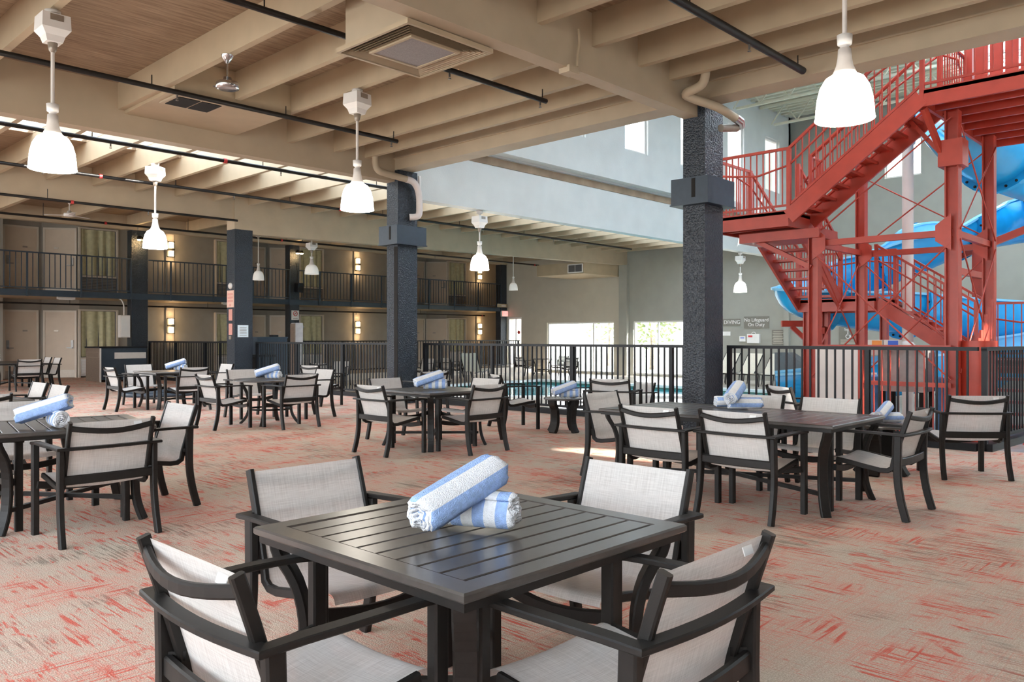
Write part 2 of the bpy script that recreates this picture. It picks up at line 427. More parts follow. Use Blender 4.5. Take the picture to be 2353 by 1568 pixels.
# ceiling: lower deck with the long skylight slot
SK0, SK1 = 14.3, 17.4
ce = MB()
RL = [(-5.5, -3.1), (-1.2, 1.2), (3.0, 5.4)]            # unseen roof lights added behind the camera to brighten the foreground
for (a, b2, c, d) in [(0.4, 10.6, -7, SK0), (-8, -7, -7, SK0), (-8, 31, SK1, 30.2), (10.6, 31, 13.0, SK0), (-7, 0.4, -7, RL[0][0]), (-7, 0.4, RL[0][1], RL[1][0]), (-7, 0.4, RL[1][1], RL[2][0]), (-7, 0.4, RL[2][1], SK0)]:
    ce.box(a, b2, c, d, ZD, ZD + 0.18)
ce.box(-8, -2, SK0, SK1, ZD, ZD + 0.18); ce.box(27, 31, SK0, SK1, ZD, ZD + 0.18)
ceil = struct(ce.build('ceiling', M['deck']), 'boarded roof deck over the dining area')
for (a, b2) in RL: mkobj('added_roof_light', B(-7, 0.4, a, b2, ZD + 0.12, ZD + 0.14).mesh('added_roof_light', M['diffuser']), ceil)
jx = [0.05 + 0.97 * k for k in range(-2, 29)]
# skylight panes between joists
for k in range(len(jx) - 1):
    xa, xb = jx[k], jx[k + 1]
    mkobj('skylight_pane', B(xa + 0.05, xb - 0.05, SK0, SK1, ZD + 0.10, ZD + 0.115).mesh('skylight_pane', M['skyglass']), ceil)
    mkobj('skylight_mullion', B(xb - 0.05, xb + 0.05, SK0, SK1, ZD, ZD + 0.14).mesh('skylight_mullion', M['cream']), ceil)
# girders along X
def girder(name, x0, x1, y0, y1, z0, z1=ZD, m='beam'): return B(x0, x1, y0, y1, z0, z1).build(name, M[m], ceil)
girder('girder', -8, 10.45, 6.02, 6.24, 4.53)
girder('girder', -8, 10.45, 13.0, 13.26, 4.53)
girder('girder', -8, 10.3, 19.95, 20.2, 4.48)
girder('girder', -8, XE, 26.95, 27.2, 4.86)
# haunched girder beyond the column, deeper by the column
b = MB()
b.box(10.3, 10.82, 19.9, 20.33, 4.22, ZD)
b.add([(10.82, 19.9, 4.12), (XE, 19.9, 4.42), (XE, 20.2, 4.42), (10.82, 20.2, 4.12), (10.82, 19.9, ZD), (XE, 19.9, ZD), (XE, 20.2, ZD), (10.82, 20.2, ZD)],
      [(0, 3, 2, 1), (4, 5, 6, 7), (0, 1, 5, 4), (1, 2, 6, 5), (2, 3, 7, 6), (3, 0, 4, 7)])
b.build('girder', M['beam'], ceil)
# edge header at the open hall
hd = B(10.2, 10.6, -7, 13.0, 4.76, ZD + 0.0); hd.box(10.16, 10.2, -7, 13.0, 4.98, 5.0)
hd.build('edge_header', M['beam'], ceil)
# joists
me_j1 = B(-0.045, 0.045, -7, 6.02, 4.89, ZD).mesh('joist', M['cream'])
me_j2 = B(-0.045, 0.045, 6.24, 13.0, 4.89, ZD).mesh('joist', M['cream'])
me_j3 = B(-0.045, 0.045, 13.26, 19.95, 4.89, ZD).mesh('joist', M['cream'])
me_j4 = B(-0.06, 0.06, 20.2, 26.95, 4.95, ZD).mesh('joist', M['cream'])
for x in (-3, -2.05, -1.07, -0.1, 0.9, 1.9, 2.87, 3.86, 4.85, 5.85, 6.78, 7.78, 8.75, 9.5): mkobj('joist', me_j1, ceil, (x, 0, 0))
for x in (-3, -2.05, -1.07, -0.1, 0.9, 1.9, 2.87, 4.85, 5.85, 6.78, 7.78, 8.78, 9.5): mkobj('joist', me_j2, ceil, (x, 0, 0))
for x in jx: mkobj('joist', me_j3, ceil, (x, 0, 0))
for k in range(15): mkobj('joist', me_j4, ceil, (0.6 + 1.94 * k, 0, 0))
# boxed soffit with a supply grille between two joists
so = B(4.90, 6.74, 11.2, 13.0, 4.84, ZD).build('soffit', M['cream'], ceil)
gr = MB(); gr.box(5.0, 5.75, 11.35, 11.95, 4.815, 4.838); gr.build('grille_frame', M['beam'], so)
gr = MB(); gr.box(5.06, 5.37, 11.41, 11.89, 4.806, 4.816); gr.box(5.40, 5.70, 11.41, 11.89, 4.806, 4.816); gr.build('grille_opening_shade', M['dark'], so)  # dark slabs stand in for the shaded hollow behind the grille

# high hall: walls, roof
HB0, HB1, HZ = 10.4, XE, 9.3
hz_holes = [(15.0, 16.1, 6.44, 8.3), (17.8, 18.9, 6.44, 8.3), (20.6, 21.7, 6.44, 8.3), (23.4, 24.5, 5.75, 8.3), (26.0, 27.1, 6.44, 8.3)]
hn = struct(wall_holes(MB(), 'Y', 12.72, 12.98, HB0, HB1, 5.55, HZ, hz_holes).build('wall_hall_upper', M['bluewall']), 'pale blue-grey upper wall of the slide hall')
wl_ = MB(); wl_.box(10.71, HB1, 13.02, 13.30, 4.25, 5.56)
wl_.box(10.6, HB1, 12.98, 13.04, 5.50, 5.56)
struct(wl_.build('wall_hall_lower', M['bluewall']), 'pale blue-grey band of wall above the lower roof')
struct(B(10.35, 10.6, -9, 12.72, ZD, HZ).build('wall_hall_front', M['bluewall']))
sh = [(12.35, 13.45, 7.45, 8.4), (18.2, 20.0, 6.4, 8.4)]  # unseen windows added and placed to throw sun patches inside
struct(wall_holes(MB(), 'Y', -9.2, -9, 10.35, XE, DK, HZ, sh).build('wall_hall_right', M['bluewall']))
hc = MB(); hc.box(10.35, XE, -9.2, -8.0, HZ, HZ + 0.15); hc.box(10.35, XE, -5.0, -4.0, HZ, HZ + 0.15); hc.box(10.35, XE, -1.0, 0.0, HZ, HZ + 0.15); hc.box(10.35, XE, 3.0, 4.0, HZ, HZ + 0.15); hc.box(10.35, XE, 7.0, 13, HZ, HZ + 0.15)
hall_c = struct(hc.build('ceiling_hall', M['steeljoist']), 'metal deck roof of the slide hall')
for y0 in (-8.0, -4.0, 0.0, 4.0): mkobj('added_roof_light', B(10.35, XE, y0, y0 + 3.0, HZ + 0.05, HZ + 0.07).mesh('added_roof_light', M['diffuser']), hall_c)  # unseen roof panels added to brighten the hall
# ribs of the metal deck and open-web joists
rib = B(-0.06, 0.06, 6.1, 12.7, HZ - 0.06, HZ).mesh('deck_rib', M['steeljoist'])
for k in range(24): mkobj('deck_rib', rib, hall_c, (20.2 + 0.32 * k, 0, 0))
wj = MB()
wj.bar([(0, -8.9, 9.15), (0, 12.7, 9.15)], 0.10, 0.08); wj.bar([(0, -8.4, 8.5), (0, 12.2, 8.5)], 0.09, 0.07)
for k in range(23):
    y = -8.4 + 0.9 * k
    wj.bar([(0, y, 8.52), (0, y + 0.45, 9.12)], 0.035, 0.035); wj.bar([(0, y + 0.45, 9.12), (0, y + 0.9, 8.52)], 0.035, 0.035)
wjm = wj.mesh('open_web_joist', M['steeljoist'])
for x in (12.6, 15.2, 17.8, 20.4, 23.0, 25.6): mkobj('open_web_joist', wjm, hall_c, (x, 0, 0))

# end wall at the far right
we_h = [(20.6, 24.4, DK + 0.06, 2.03), (15.8, 19.6, DK + 0.06, 2.03), (26.0, 26.95, DK, 2.32),
        (8.3, 9.45, 6.65, 7.9), (5.2, 6.35, 6.65, 7.9), (2.1, 3.25, 6.65, 7.9), (-1.2, -0.05, 6.65, 7.9)]
w = MB(); wall_holes(w, 'X', XE, XE + 0.25, -9.2, 20.0, DK, HZ, [h for h in we_h if h[1] < 20.1])
struct(w.build('wall_end_pool', M['greywall']), 'grey wall behind the pool with signs and windows')
w = MB(); wall_holes(w, 'X', XE, XE + 0.25, 20.0, 27.4, DK, ZD, [h for h in we_h if h[0] > 20.1])
w.box(XE, 31, 27.4, 27.5, DK, ZD); w.box(30.9, 31, 27.5, 29.3, DK, ZD)
struct(w.build('wall_end_lobby', M['greige']), 'beige end wall with window and exit door')
struct(B(XE - 0.18, XE, 19.8, 20.2, DK, 4.42).build('trim_1', M['greywall']))
struct(B(XE - 0.15, XE, 12.72, 12.92, DK, HZ).build('trim_2', M['greywall']))
# side wall behind the camera and unseen wall at far left, its open bays added for daylight
struct(B(-8, 10.35, -7.2, -7, -0.3, ZD).build('wall_side', M['taupe']))
w = MB(); wall_holes(w, 'X', -8.2, -8, -7, 30, -0.3, ZD, [(-6.6 + 5.0 * k, -2.0 + 5.0 * k, 0.4, 5.1) for k in range(7)])
struct(w.build('wall_back', M['taupe']))

# windows: panes, frames
def window(n, axis, c, u0, u1, z0, z1, mull=(), label=None, fm='white', fw=0.06):
    r = empty('window_%d' % n, (c, (u0 + u1) / 2, z0) if axis == 'X' else ((u0 + u1) / 2, c, z0)); struct(r, label)
    f = MB(); g = MB(); uc = (u0 + u1) / 2; a, b3 = u0 - uc, u1 - uc; h = z1 - z0
    def bx(mb, ua, ub, za, zb, t0=-0.05, t1=0.05):
        if axis == 'X': mb.box(t0, t1, ua, ub, za, zb)
        else: mb.box(ua, ub, t0, t1, za, zb)
    bx(f, a, b3, 0, fw); bx(f, a, b3, h - fw, h); bx(f, a, a + fw, fw, h - fw); bx(f, b3 - fw, b3, fw, h - fw)
    for q in mull: bx(f, q - uc - fw / 2, q - uc + fw / 2, fw, h - fw)
    f.build('window_frame', M[fm], r)
    edges = [a + fw] + [q - uc for q in mull] + [b3 - fw]
    for i in range(len(edges) - 1):
        g = MB(); bx(g, edges[i], edges[i + 1], fw, h - fw, -0.006, 0.006); g.build('pane', M['glass'], r)
    return r
window(1, 'X', XE + 0.12, 20.6, 24.4, DK + 0.06, 2.03, (21.75,), 'wide bright window in the beige end wall')
window(2, 'X', XE + 0.12, 15.8, 19.6, DK + 0.06, 2.03, (18.4, 17.1), 'bright window in the grey pool wall')
k = 3
for h in hz_holes: window(k, 'Y', 12.85, *h); k += 1
for h in we_h[3:]: window(k, 'X', XE + 0.12, *h); k += 1
for h in sh: window(k, 'Y', -9.1, *h); k += 1
# exit door in the end wall
dr = empty('door_1', (XE + 0.1, 26.47, DK)); struct(dr, 'glazed white exit door at the end of the lobby')
b = MB(); b.box(-0.06, 0.06, -0.47, -0.40, 0, 2.57); b.box(-0.06, 0.06, 0.40, 0.47, 0, 2.57); b.box(-0.06, 0.06, -0.40, 0.40, 2.48, 2.57); b.box(-0.03, 0.03, -0.40, 0.40, 0, 0.25); b.box(-0.03, 0.03, -0.05, 0.0, 0.25, 2.48)
b.build('frame', M['white'], dr)
b = MB(); b.box(-0.006, 0.006, -0.4, 0.4, 0.25, 2.48); b.build('pane', M['glass'], dr)
b = MB(); b.lathe([(0.0, 0), (0.09, 0), (0.09, 0.006), (0.0, 0.006)], 16); o = b.build('warning_sticker', M['redsign'], dr, (-0.03, -0.22, 1.85)); o.rotation_euler = (0, PI / 2, 0)

# ------------------------------------------------------------------ rooms facade (two storeys) on the far side
YF, YA = 29.2, 29.9
path = [(2, YF), (7.3, YF), (7.3, YA), (8.6, YA), (9.54, YF), (15.6, YF), (15.6, YA), (16.9, YA), (17.9, YF), (24.0, YF), (24.0, YA), (25.4, YA), (26.1, YF), (31, YF)]
b = MB()
for i in range(len(path) - 1):
    (xa, ya), (xb, yb) = path[i], path[i + 1]
    b.add([(xa, ya, DK), (xb, yb, DK), (xb, yb, ZD), (xa, ya, ZD)], [(0, 1, 2, 3)])
    b.add([(xa, ya + 0.2, DK), (xb, yb + 0.2, DK), (xb, yb + 0.2, ZD), (xa, ya + 0.2, ZD)], [(3, 2, 1, 0)])
struct(b.build('wall_rooms', M['taupe']), 'taupe two-storey wall of guest rooms')
# balcony slab
sl = MB(); sl.box(2, 30.9, 27.04, 30.0, 2.62, 2.77); struct(sl.build('floor_balcony', M['cream']), 'upper walkway slab, cream underneath')
b = MB(); b.box(2, XE + 0.2, 26.98, 27.04, 2.60, 2.79); struct(b.build('trim_3', M['navy_flat']), 'navy edge of the upper walkway')
dn = [2]
def room_door(x, y, ang, z0, hand, label):
    r = empty('door_%d' % dn[0], (x, y, z0), ang); dn[0] += 1; struct(r, label)
    b = MB(); b.box(-0.52, -0.46, -0.05, 0.02, 0, 2.26); b.box(0.46, 0.52, -0.05, 0.02, 0, 2.26); b.box(-0.46, 0.46, -0.05, 0.02, 2.20, 2.26); b.build('frame', M['doorframe'], r)
    lf = B(-0.46, 0.46, -0.03, 0.01, 0.01, 2.20).build('leaf', M['door'], r)
    B(-0.46, 0.46, -0.038, -0.03, 0.01, 0.26).build('kick_plate', M['kick'], lf)
    h = MB(); hx = 0.38 * hand; h.box(hx - 0.04, hx + 0.04, -0.05, -0.03, 0.98, 1.26); h.box(min(hx, hx - 0.16 * hand), max(hx, hx - 0.16 * hand), -0.085, -0.06, 0.99, 1.02); h.box(hx - 0.015, hx + 0.015, -0.085, -0.05, 0.985, 1.025)
    h.build('lock_handle', M['steel'], lf)
    s2 = B(-0.12 * hand - 0.07, -0.12 * hand + 0.07, -0.04, -0.03, 1.55, 1.60).build('number_plate', M['kick'], lf)
for z0, fl in ((0.0, 'lower'), (2.77, 'upper')):
    for (x, aa, nm) in ((7.98, (8.6, 9.54), 'left'), (16.27, (16.9, 17.9), 'middle'), (24.72, (25.4, 26.1), 'right')):
        room_door(x, YA - 0.01, 0, z0, -1, 'beige guest room door facing forward, %s floor, %s alcove' % (fl, nm))
        mx = (aa[0] + aa[1]) / 2; ang = math.atan2(YF - YA, aa[1] - aa[0])
        room_door(mx - 0.005, (YA + YF) / 2 - 0.01, ang, z0, 1, 'beige guest room door set at an angle, %s floor, %s alcove' % (fl, nm))
# curtained windows with wall unit grilles
def curtain(x0, x1, z0, z1, label):
    b = MB(); n = int((x1 - x0) / 0.025); top = []; rows = 2
    vs_ = []
    for i in range(n + 1):
        x = x0 + (x1 - x0) * i / n; ph = i * 0.52 + 0.9 * math.sin(i * 0.21)
        vs_.append((x, YF - 0.06 - 0.035 * math.sin(ph), z0)); vs_.append((x, YF - 0.06 - 0.03 * math.sin(ph + 0.3), z1))
    b.add(vs_, [(2 * i, 2 * i + 2, 2 * i + 3, 2 * i + 1) for i in range(n)], 0, True)
    b.add([(v[0], v[1] + 0.012, v[2]) for v in vs_], [(2 * i, 2 * i + 1, 2 * i + 3, 2 * i + 2) for i in range(n)], 0, True)
    o = b.build('curtain', M['curtain']); tag(o, label, 'curtain', 'olive curtains of the guest rooms'); return o
wk = [30]
grille_me = None
for (x0, x1, nm) in ((9.62, 10.62, 'left'), (14.40, 15.40, 'middle'), (18.02, 18.92, 'right'), (26.2, 27.15, 'rightmost')):
    for z0, fl in ((0.0, 'lower'), (2.77, 'upper')):
        r = empty('window_%d' % wk[0], ((x0 + x1) / 2, YF - 0.02, z0)); wk[0] += 1
        struct(r, 'guest room window frame, %s floor, %s' % (fl, nm))
        hw = (x1 - x0) / 2 + 0.08
        b = MB(); b.box(-hw - 0.05, -hw, -0.12, 0.02, 0, 2.3); b.box(hw, hw + 0.05, -0.12, 0.02, 0, 2.3); b.box(-hw, hw, -0.12, 0.02, 2.25, 2.3); b.box(-hw, hw, -0.12, 0.02, 0.62, 0.68); b.build('frame', M['doorframe'], r)
        B(-hw, hw, -0.01, 0.0, 0.68, 2.25).build('pane_backing', M['grey_plastic'], r)
        g = B(-hw, hw, -0.10, 0.0, 0.06, 0.62).build('wall_unit', M['grey_plastic'] if z0 else M['white'], r)
        sl_ = B(-hw + 0.04, hw - 0.04, -0.125, -0.10, 0, 0.022).mesh('louvre', M['kick'] if z0 else M['offwhite'])
        for q in range(9): mkobj('louvre', sl_, g, (0, 0, 0.12 + 0.052 * q))
        curtain(x0 - 0.05, x1 + 0.05, z0 + 0.7, z0 + 2.24, 'olive curtain in the %s window of the %s floor' % (nm, fl))
# sconces on pilasters
def sconce(x, z0, label):
    r = empty('wall_sconce', (x, YF - 0.06, z0)); tag(r, label, 'wall lamp', 'lit wall sconces')
    B(-0.11, 0.11, -0.03, 0.0, -0.28, 0.28).build('back_plate', M['steel'], r)
    for q in (-0.14, 0.14):
        b = MB(); b.lathe([(0.06, -0.105), (0.085, -0.10), (0.085, 0.10), (0.06, 0.105)], 16, (0, -0.10, q * 1.1)); b.build('glass', M['sconce'], r)
    for q in (-0.27, 0.0, 0.27): B(-0.12, 0.12, -0.14, -0.02, q - 0.012, q + 0.012).build('band', M['frame'], r)
    for q in (-0.42, 0.42):
        ld = bpy.data.lights.new('sconce_light', 'POINT'); ld.energy = 2.6; ld.color = (1.0, 0.66, 0.34); ld.shadow_soft_size = 0.05
        lo = bpy.data.objects.new('sconce_light', ld); COL.objects.link(lo); lo.parent = r; lo.location = (0, -0.20, q)
nms = {12.58: 'by the left column', 20.78: 'by the speaker column', 28.2: 'near the exit sign'}
for x in (12.58, 20.78, 28.2):
    for z0, fl in ((0, 'lower'), (2.77, 'upper')):
        struct(B(x - 0.15, x + 0.15, YF - 0.06, YF, z0, z0 + 2.45).build('trim_4', M['taupe']))
        sconce(x, z0 + 1.78, 'glowing two-glass sconce on the %s floor %s' % (fl, nms[x]))

# ------------------------------------------------------------------ columns
def column(x, y, wx, wy, ztop, label, z0=0.0, collar=None):
    r = empty('column', (x, y, z0)); tag(r, label, 'column', 'dark textured columns')
    b = MB(); b.box(0, wx, 0, wy, 0, ztop - z0); b.build('shaft', M['navy'], r)
    if collar:
        za, zb = collar
        c = MB(); c.box(-0.10, 0.0, -0.10, wy + 0.14, za, zb); c.box(0.0, wx + 0.16, -0.10, 0.0, za, zb); c.box(-0.12, wx + 0.17, -0.12, wy + 0.15, za - 0.02, za)
        c.build('collar', M['navy_flat'], r)
        B(-0.104, -0.098, 0.10, 0.16, za + 0.08, zb - 0.02).build('collar_slot_shade', M['dark'], r)  # dark strip painted in place of the shaded hollow slot
    return r
c1 = column(10.2, 5.90, 0.51, 0.36, 4.76, 'thick near dark column with collar between long table and slide', 0, (3.28, 3.65))
c2 = column(10.2, 12.90, 0.51, 0.36, 4.76, 'tall dark column with collar and drain pipe behind centre table', 0, (3.26, 3.63))
B(-0.012, 0.0, 0.0, 0.11, 0, 3.2).build('cable_channel', M['dark'], c2)
c3 = column(10.3, 19.90, 0.51, 0.43, 4.22, 'dark blue column carrying pink notice plates')
c4 = column(16.2, 27.0, 0.40, 0.34, 4.86, 'dark column with loudspeaker and no smoking notice', 0)
c5 = column(10.4, 27.0, 0.52, 0.36, 4.86, 'dark column beside grey electrical box')
c6 = column(22.0, 27.0, 0.40, 0.34, 4.86, 'slim dark column hidden behind the drain pipe column', 0)
c7 = column(27.6, 27.0, 0.42, 0.34, 4.86, 'dark corner column carrying the exit sign', 0)
# notices and fittings on columns
def plate(name, x0, x1, y0, y1, z0, z1, m, label, cat, parts=None):
    o = B(x0, x1, y0, y1, z0, z1)
    o = o.build(name, M[m]); tag(o, label, cat); return o
ps = plate('notice_board', 10.285, 10.30, 19.93, 20.30, 2.15, 2.60, 'pink', 'faded pink notice with four lines on dark blue column', 'sign')
for i, zz in enumerate((2.50, 2.41, 2.32, 2.21)):
    B(10.281, 10.285, 19.97 + (0.1 if i == 3 else 0), 20.26 - (0.1 if i == 3 else 0), zz - 0.03, zz + 0.03).build('lettering_row', M['salmon'], ps)
plate('notice_plate', 10.285, 10.30, 20.02, 20.20, 1.80, 2.10, 'salmon', 'upper salmon plate below the pink notice', 'sign')
plate('notice_plate', 10.285, 10.30, 20.02, 20.20, 1.42, 1.72, 'salmon', 'lower salmon plate above the small switch', 'sign')
sw = plate('call_switch', 10.27, 10.30, 20.06, 20.16, 1.30, 1.39, 'kick', 'small metal switch below the salmon plates', 'switch')
b = MB(); b.lathe([(0.0, 0.05), (0.06, 0.045), (0.085, 0.02), (0.09, 0)], 16); o = b.build('round_alarm', M['offwhite'], None, (10.30, 20.12, 2.72)); o.rotation_euler = (0, -PI / 2, 0); tag(o, 'round cream alarm above the pink notice', 'alarm')
pp_ = plate('paper_notice', 10.38, 10.68, 19.885, 19.90, 1.36, 1.68, 'paper', 'pale paper notice on right face of dark blue column', 'notice')
for i in range(6): B(10.43, 10.63, 19.882, 19.885, 1.40 + 0.042 * i, 1.412 + 0.042 * i).build('print_line', M['signtaupe'], pp_)
ns = plate('no_smoking_notice', 16.26, 16.58, 26.985, 27.0, 2.02, 2.38, 'white', 'white notice with red no smoking symbol', 'sign')
b = MB(); b.lathe([(0.075, 0), (0.095, 0), (0.095, 0.006), (0.075, 0.006), (0.075, 0)], 24); b.bar([(-0.06, -0.06, 0.003), (0.06, 0.06, 0.003)], 0.018, 0.006)
o = b.build('ban_symbol', M['redsign'], ns, (16.42, 26.984, 2.26)); o.rotation_euler = (PI / 2, 0, 0)
B(16.38, 16.46, 26.979, 26.985, 2.25, 2.265).build('cigarette', M['signtaupe'], ns)
B(16.32, 16.52, 26.981, 26.985, 2.06, 2.08).build('print_line', M['signtaupe'], ns)
spk = empty('loudspeaker', (16.5, 26.85, 3.25)); tag(spk, 'black loudspeaker hung on a dark column above walkway edge', 'loudspeaker')
b = MB(); b.bar([(0, 0.12, 0.0), (0, -0.12, -0.02)], 0.26, 0.36, bev=0.03); b.build('case', M['black_metal'], spk)
b = MB(); b.lathe([(0, 0.012), (0.08, 0.01), (0.1, 0)], 20); o = b.build('cone', M['dark'], spk, (0, -0.125, -0.04)); o.rotation_euler = (PI / 2, 0, 0)
MB().tube([(0, 0.14, 0.1), (0.02, 0.14, 0.6), (-0.05, 0.14, 0.95)], 0.012, 6).build('cable', M['black_metal'], spk)
def spotlamp(x, label):
    r = empty('spot_lamp', (x, 26.9, 4.62)); tag(r, label, 'spot lamp', 'warm spot lamps on columns')
    MB().tube([(0, 0.1, 0), (0, -0.02, 0.05), (0.06, -0.12, -0.02)], 0.02, 6).build('bracket', M['black_metal'], r)
    for dx in (-0.07, 0.1):
        b = MB(); b.lathe([(0.0, 0.08), (0.05, 0.07), (0.075, 0.0), (0.07, -0.03)], 14); o = b.build('housing', M['frame'], r, (dx, -0.14, -0.05))
        b = MB(); b.lathe([(0.068, 0), (0.05, -0.03), (0.0, -0.045)], 14); b.build('bulb', M['bulb'], o, (0, 0, -0.03))
    ld = bpy.data.lights.new('spot_lamp_light', 'POINT'); ld.energy = 7; ld.color = (1.0, 0.65, 0.3); ld.shadow_soft_size = 0.08
    lo = bpy.data.objects.new('spot_lamp_light', ld); COL.objects.link(lo); lo.parent = r; lo.location = (0.02, -0.2, -0.16)
spotlamp(10.62, 'warm twin spot lamp on the column beside the electrical box')
spotlamp(16.45, 'warm twin spot lamp on the column above the loudspeaker')
eb = empty('electrical_box', (10.05, 27.0, 1.35)); tag(eb, 'pale grey electrical box with conduit beside a dark column', 'electrical box')
B(0, 0.30, -0.02, 0.2, 0, 0.72).build('cabinet', M['offwhite'], eb); B(0.02, 0.28, -0.035, -0.02, 0.03, 0.69).build('cover', M['white'], eb)
MB().tube(bz([(0.15, 0.1, 0.72), (0.14, 0.1, 1.05), (0.02, 0.1, 1.25), (-0.3, 0.1, 1.32), (-2.0, 0.1, 1.30)], 6), 0.022, 8).build('conduit', M['offwhite'], eb)
ex = empty('exit_sign', (27.55, 26.86, 2.36)); tag(ex, 'red lit exit sign under an emergency lamp', 'exit sign')
B(0, 0.42, 0.0, 0.10, 0, 0.28).build('case', M['white'], ex); B(0.03, 0.39, -0.008, 0.0, 0.03, 0.25).build('face', M['exit'], ex)
text_obj('lettering', 'EXIT', 0.17, M['white'], ex, (0.21, -0.012, 0.14), (PI / 2, 0, 0), 0.002)
el = empty('emergency_lamp', (27.3, 26.88, 2.80)); tag(el, 'cream emergency lamp with pointed end above the exit sign', 'emergency lamp')
b = MB(); b.prism([(0.0, 0.06), (0.16, -0.02), (0.60, -0.02), (0.60, 0.12), (0.16, 0.12)], 0, 0.16); b.build('case', M['cream'], el)
B(0.2, 0.5, -0.03, -0.02, 0.04, 0.12).build('lens', M['offwhite'], el)

# drain pipes at the two near columns
def drain(path, r, loc, label, elbow_from):
    t = empty('drain_pipe', loc); tag(t, label, 'pipe')
    P = [tuple(Vector(p) - Vector(loc)) for p in path]
    MB().tube(bz(P, 6), r, 12).build('pipe', M['beam'], t)
    return t
d1 = drain([(9.62, 5.55, 5.29), (9.62, 5.55, 4.98), (9.64, 5.62, 4.78), (9.62, 5.85, 4.70), (9.75, 5.84, 4.66), (10.2, 5.70, 4.60), (10.66, 5.68, 4.54)], 0.062, (9.62, 5.55, 5.29), 'cream drain pipe bending under the roof above near column', 0)
o = MB().tube([(10.66 - 9.62, 0.13, -0.75), (10.82 - 9.62, 0.13, -0.77), (10.9 - 9.62, 0.16, -0.83)], 0.066, 12).build('metal_elbow', M['chrome'], d1)
o = MB().tube([(10.85 - 9.62, 0.20, -0.85), (10.45 - 9.62, 0.24, -0.92)], 0.055, 12).build('stub', M['kick'], d1)
d2 = drain([(9.55, 12.78, 5.2), (9.55, 12.78, 4.8), (9.6, 12.76, 4.64), (9.8, 12.76, 4.6), (10.3, 12.76, 4.56)], 0.066, (9.55, 12.78, 5.2), 'cream drain pipe running to the collared column', 0)
MB().tube(bz([(0.75, -0.02, -0.64), (0.95, -0.02, -0.68), (1.07, -0.02, -0.85), (1.1, -0.02, -1.15), (1.06, -0.02, -1.35), (0.92, 0.08, -1.38)], 6), 0.068, 12).build('hooked_elbow', M['pinkwhite'], d2)
MB().tube([(1.2, 0.1, -0.5), (1.2, 0.1, -1.3)], 0.035, 10).build('side_pipe', M['white'], d2)

# ------------------------------------------------------------------ sprinkler pipes
def sprinkler(x0, x1, y, z, r, label, heads=(), hang=(), reds=(), ztop=4.89):
    t = empty('sprinkler_pipe', (x0, y, z)); tag(t, label, 'sprinkler pipe')
    MB().tube([(0, 0, 0), (x1 - x0, 0, 0)], r, 10).build('pipe', M['pipe_black'], t)
    for h in heads:
        b = MB(); b.tube([(h - x0, 0, -r * 0.5), (h - x0, 0, -r - 0.05)], 0.014, 6); b.lathe([(0.0, 0), (0.022, 0.004), (0.022, 0.012), (0, 0.014)], 8, (h - x0, 0, -r - 0.085)); b.tube([(h - x0 - 0.012, 0, -r - 0.05), (h - x0 - 0.012, 0, -r - 0.08)], 0.003, 4); b.tube([(h - x0 + 0.012, 0, -r - 0.05), (h - x0 + 0.012, 0, -r - 0.08)], 0.003, 4)
        b.build('sprinkler_head', M['steel'], t)
    for h in hang:
        b = MB(); b.tube([(h - x0, 0, 0), (h - x0, 0, ztop - z + 0.05)], 0.008, 6)
        b.build('hanger', M['pipe_black'], t)
    for h in reds:
        b = MB(); b.tube([(h - x0 - 0.03, 0, 0), (h - x0 + 0.03, 0, 0)], r * 1.35, 10); b.build('red_coupling', M['redsign'], t)
sprinkler(-4, 8.78, 11.12, 4.78, 0.036, 'long black sprinkler pipe crossing in front of the chrome fan', (2.0, 4.9, 8.65), (1.0, 4.55, 6.6, 8.7))
sprinkler(-4, 8.78, 7.67, 4.78, 0.036, 'black sprinkler pipe passing behind the big ceiling diffuser', (6.9, 8.65), (4.3, 6.6, 8.7), (3.1,))
sprinkler(2, 10.05, 4.40, 4.78, 0.048, 'thick black sprinkler pipe ending near the near column', (8.6,), (7.3, 9.9), (6.55,))
sprinkler(-4, 12.5, 14.68, 4.76, 0.036, 'black sprinkler pipe under the skylight slot, nearer one', (5.3, 8.6), (5.0, 8.2, 11), (7.4,))
sprinkler(-4, 25.6, 18.0, 4.76, 0.034, 'black sprinkler pipe under the skylight slot, farther one', (5.2, 9.3, 14, 17.6, 21), (5.0, 7.9, 10.8, 13.7, 16.6, 19.5, 22.4), (6.3, 12.3), )
sprinkler(2, 10.3, 19.75, 4.42, 0.030, 'black sprinkler pipe along the girder left of the blue column', (8.0,), (5.8,), (6.3,), 4.6)
sprinkler(2, 27.2, 24.2, 4.62, 0.032, 'black sprinkler pipe over the lobby by the upper walkway', (9.5, 13, 17, 21), (7, 11, 15, 19, 23), (8.6, 14.2, 26.9), 4.95)
sprinkler(3, 27.6, 28.1, 2.42, 0.028, 'black sprinkler pipe under the upper walkway', (8.5, 12, 16.4, 20, 24), (8.9, 13.5, 19, 23.5), (27.4,), 2.6)
# junction box with conduit on the main girder
jb = empty('junction_box', (7.35, 6.0, 4.50)); tag(jb, 'small cream junction box with conduit under the main girder', 'junction box')
b = MB(); b.box(-0.09, 0.09, -0.02, 0.14, -0.03, 0.05); b.build('box', M['beam'], jb)
MB().tube(bz([(0.04, -0.03, 0.05), (0.05, -0.03, 0.2), (0.08, -0.03, 0.32), (0.07, -0.03, 0.5)], 5), 0.016, 8).build('conduit', M['cream'], jb)

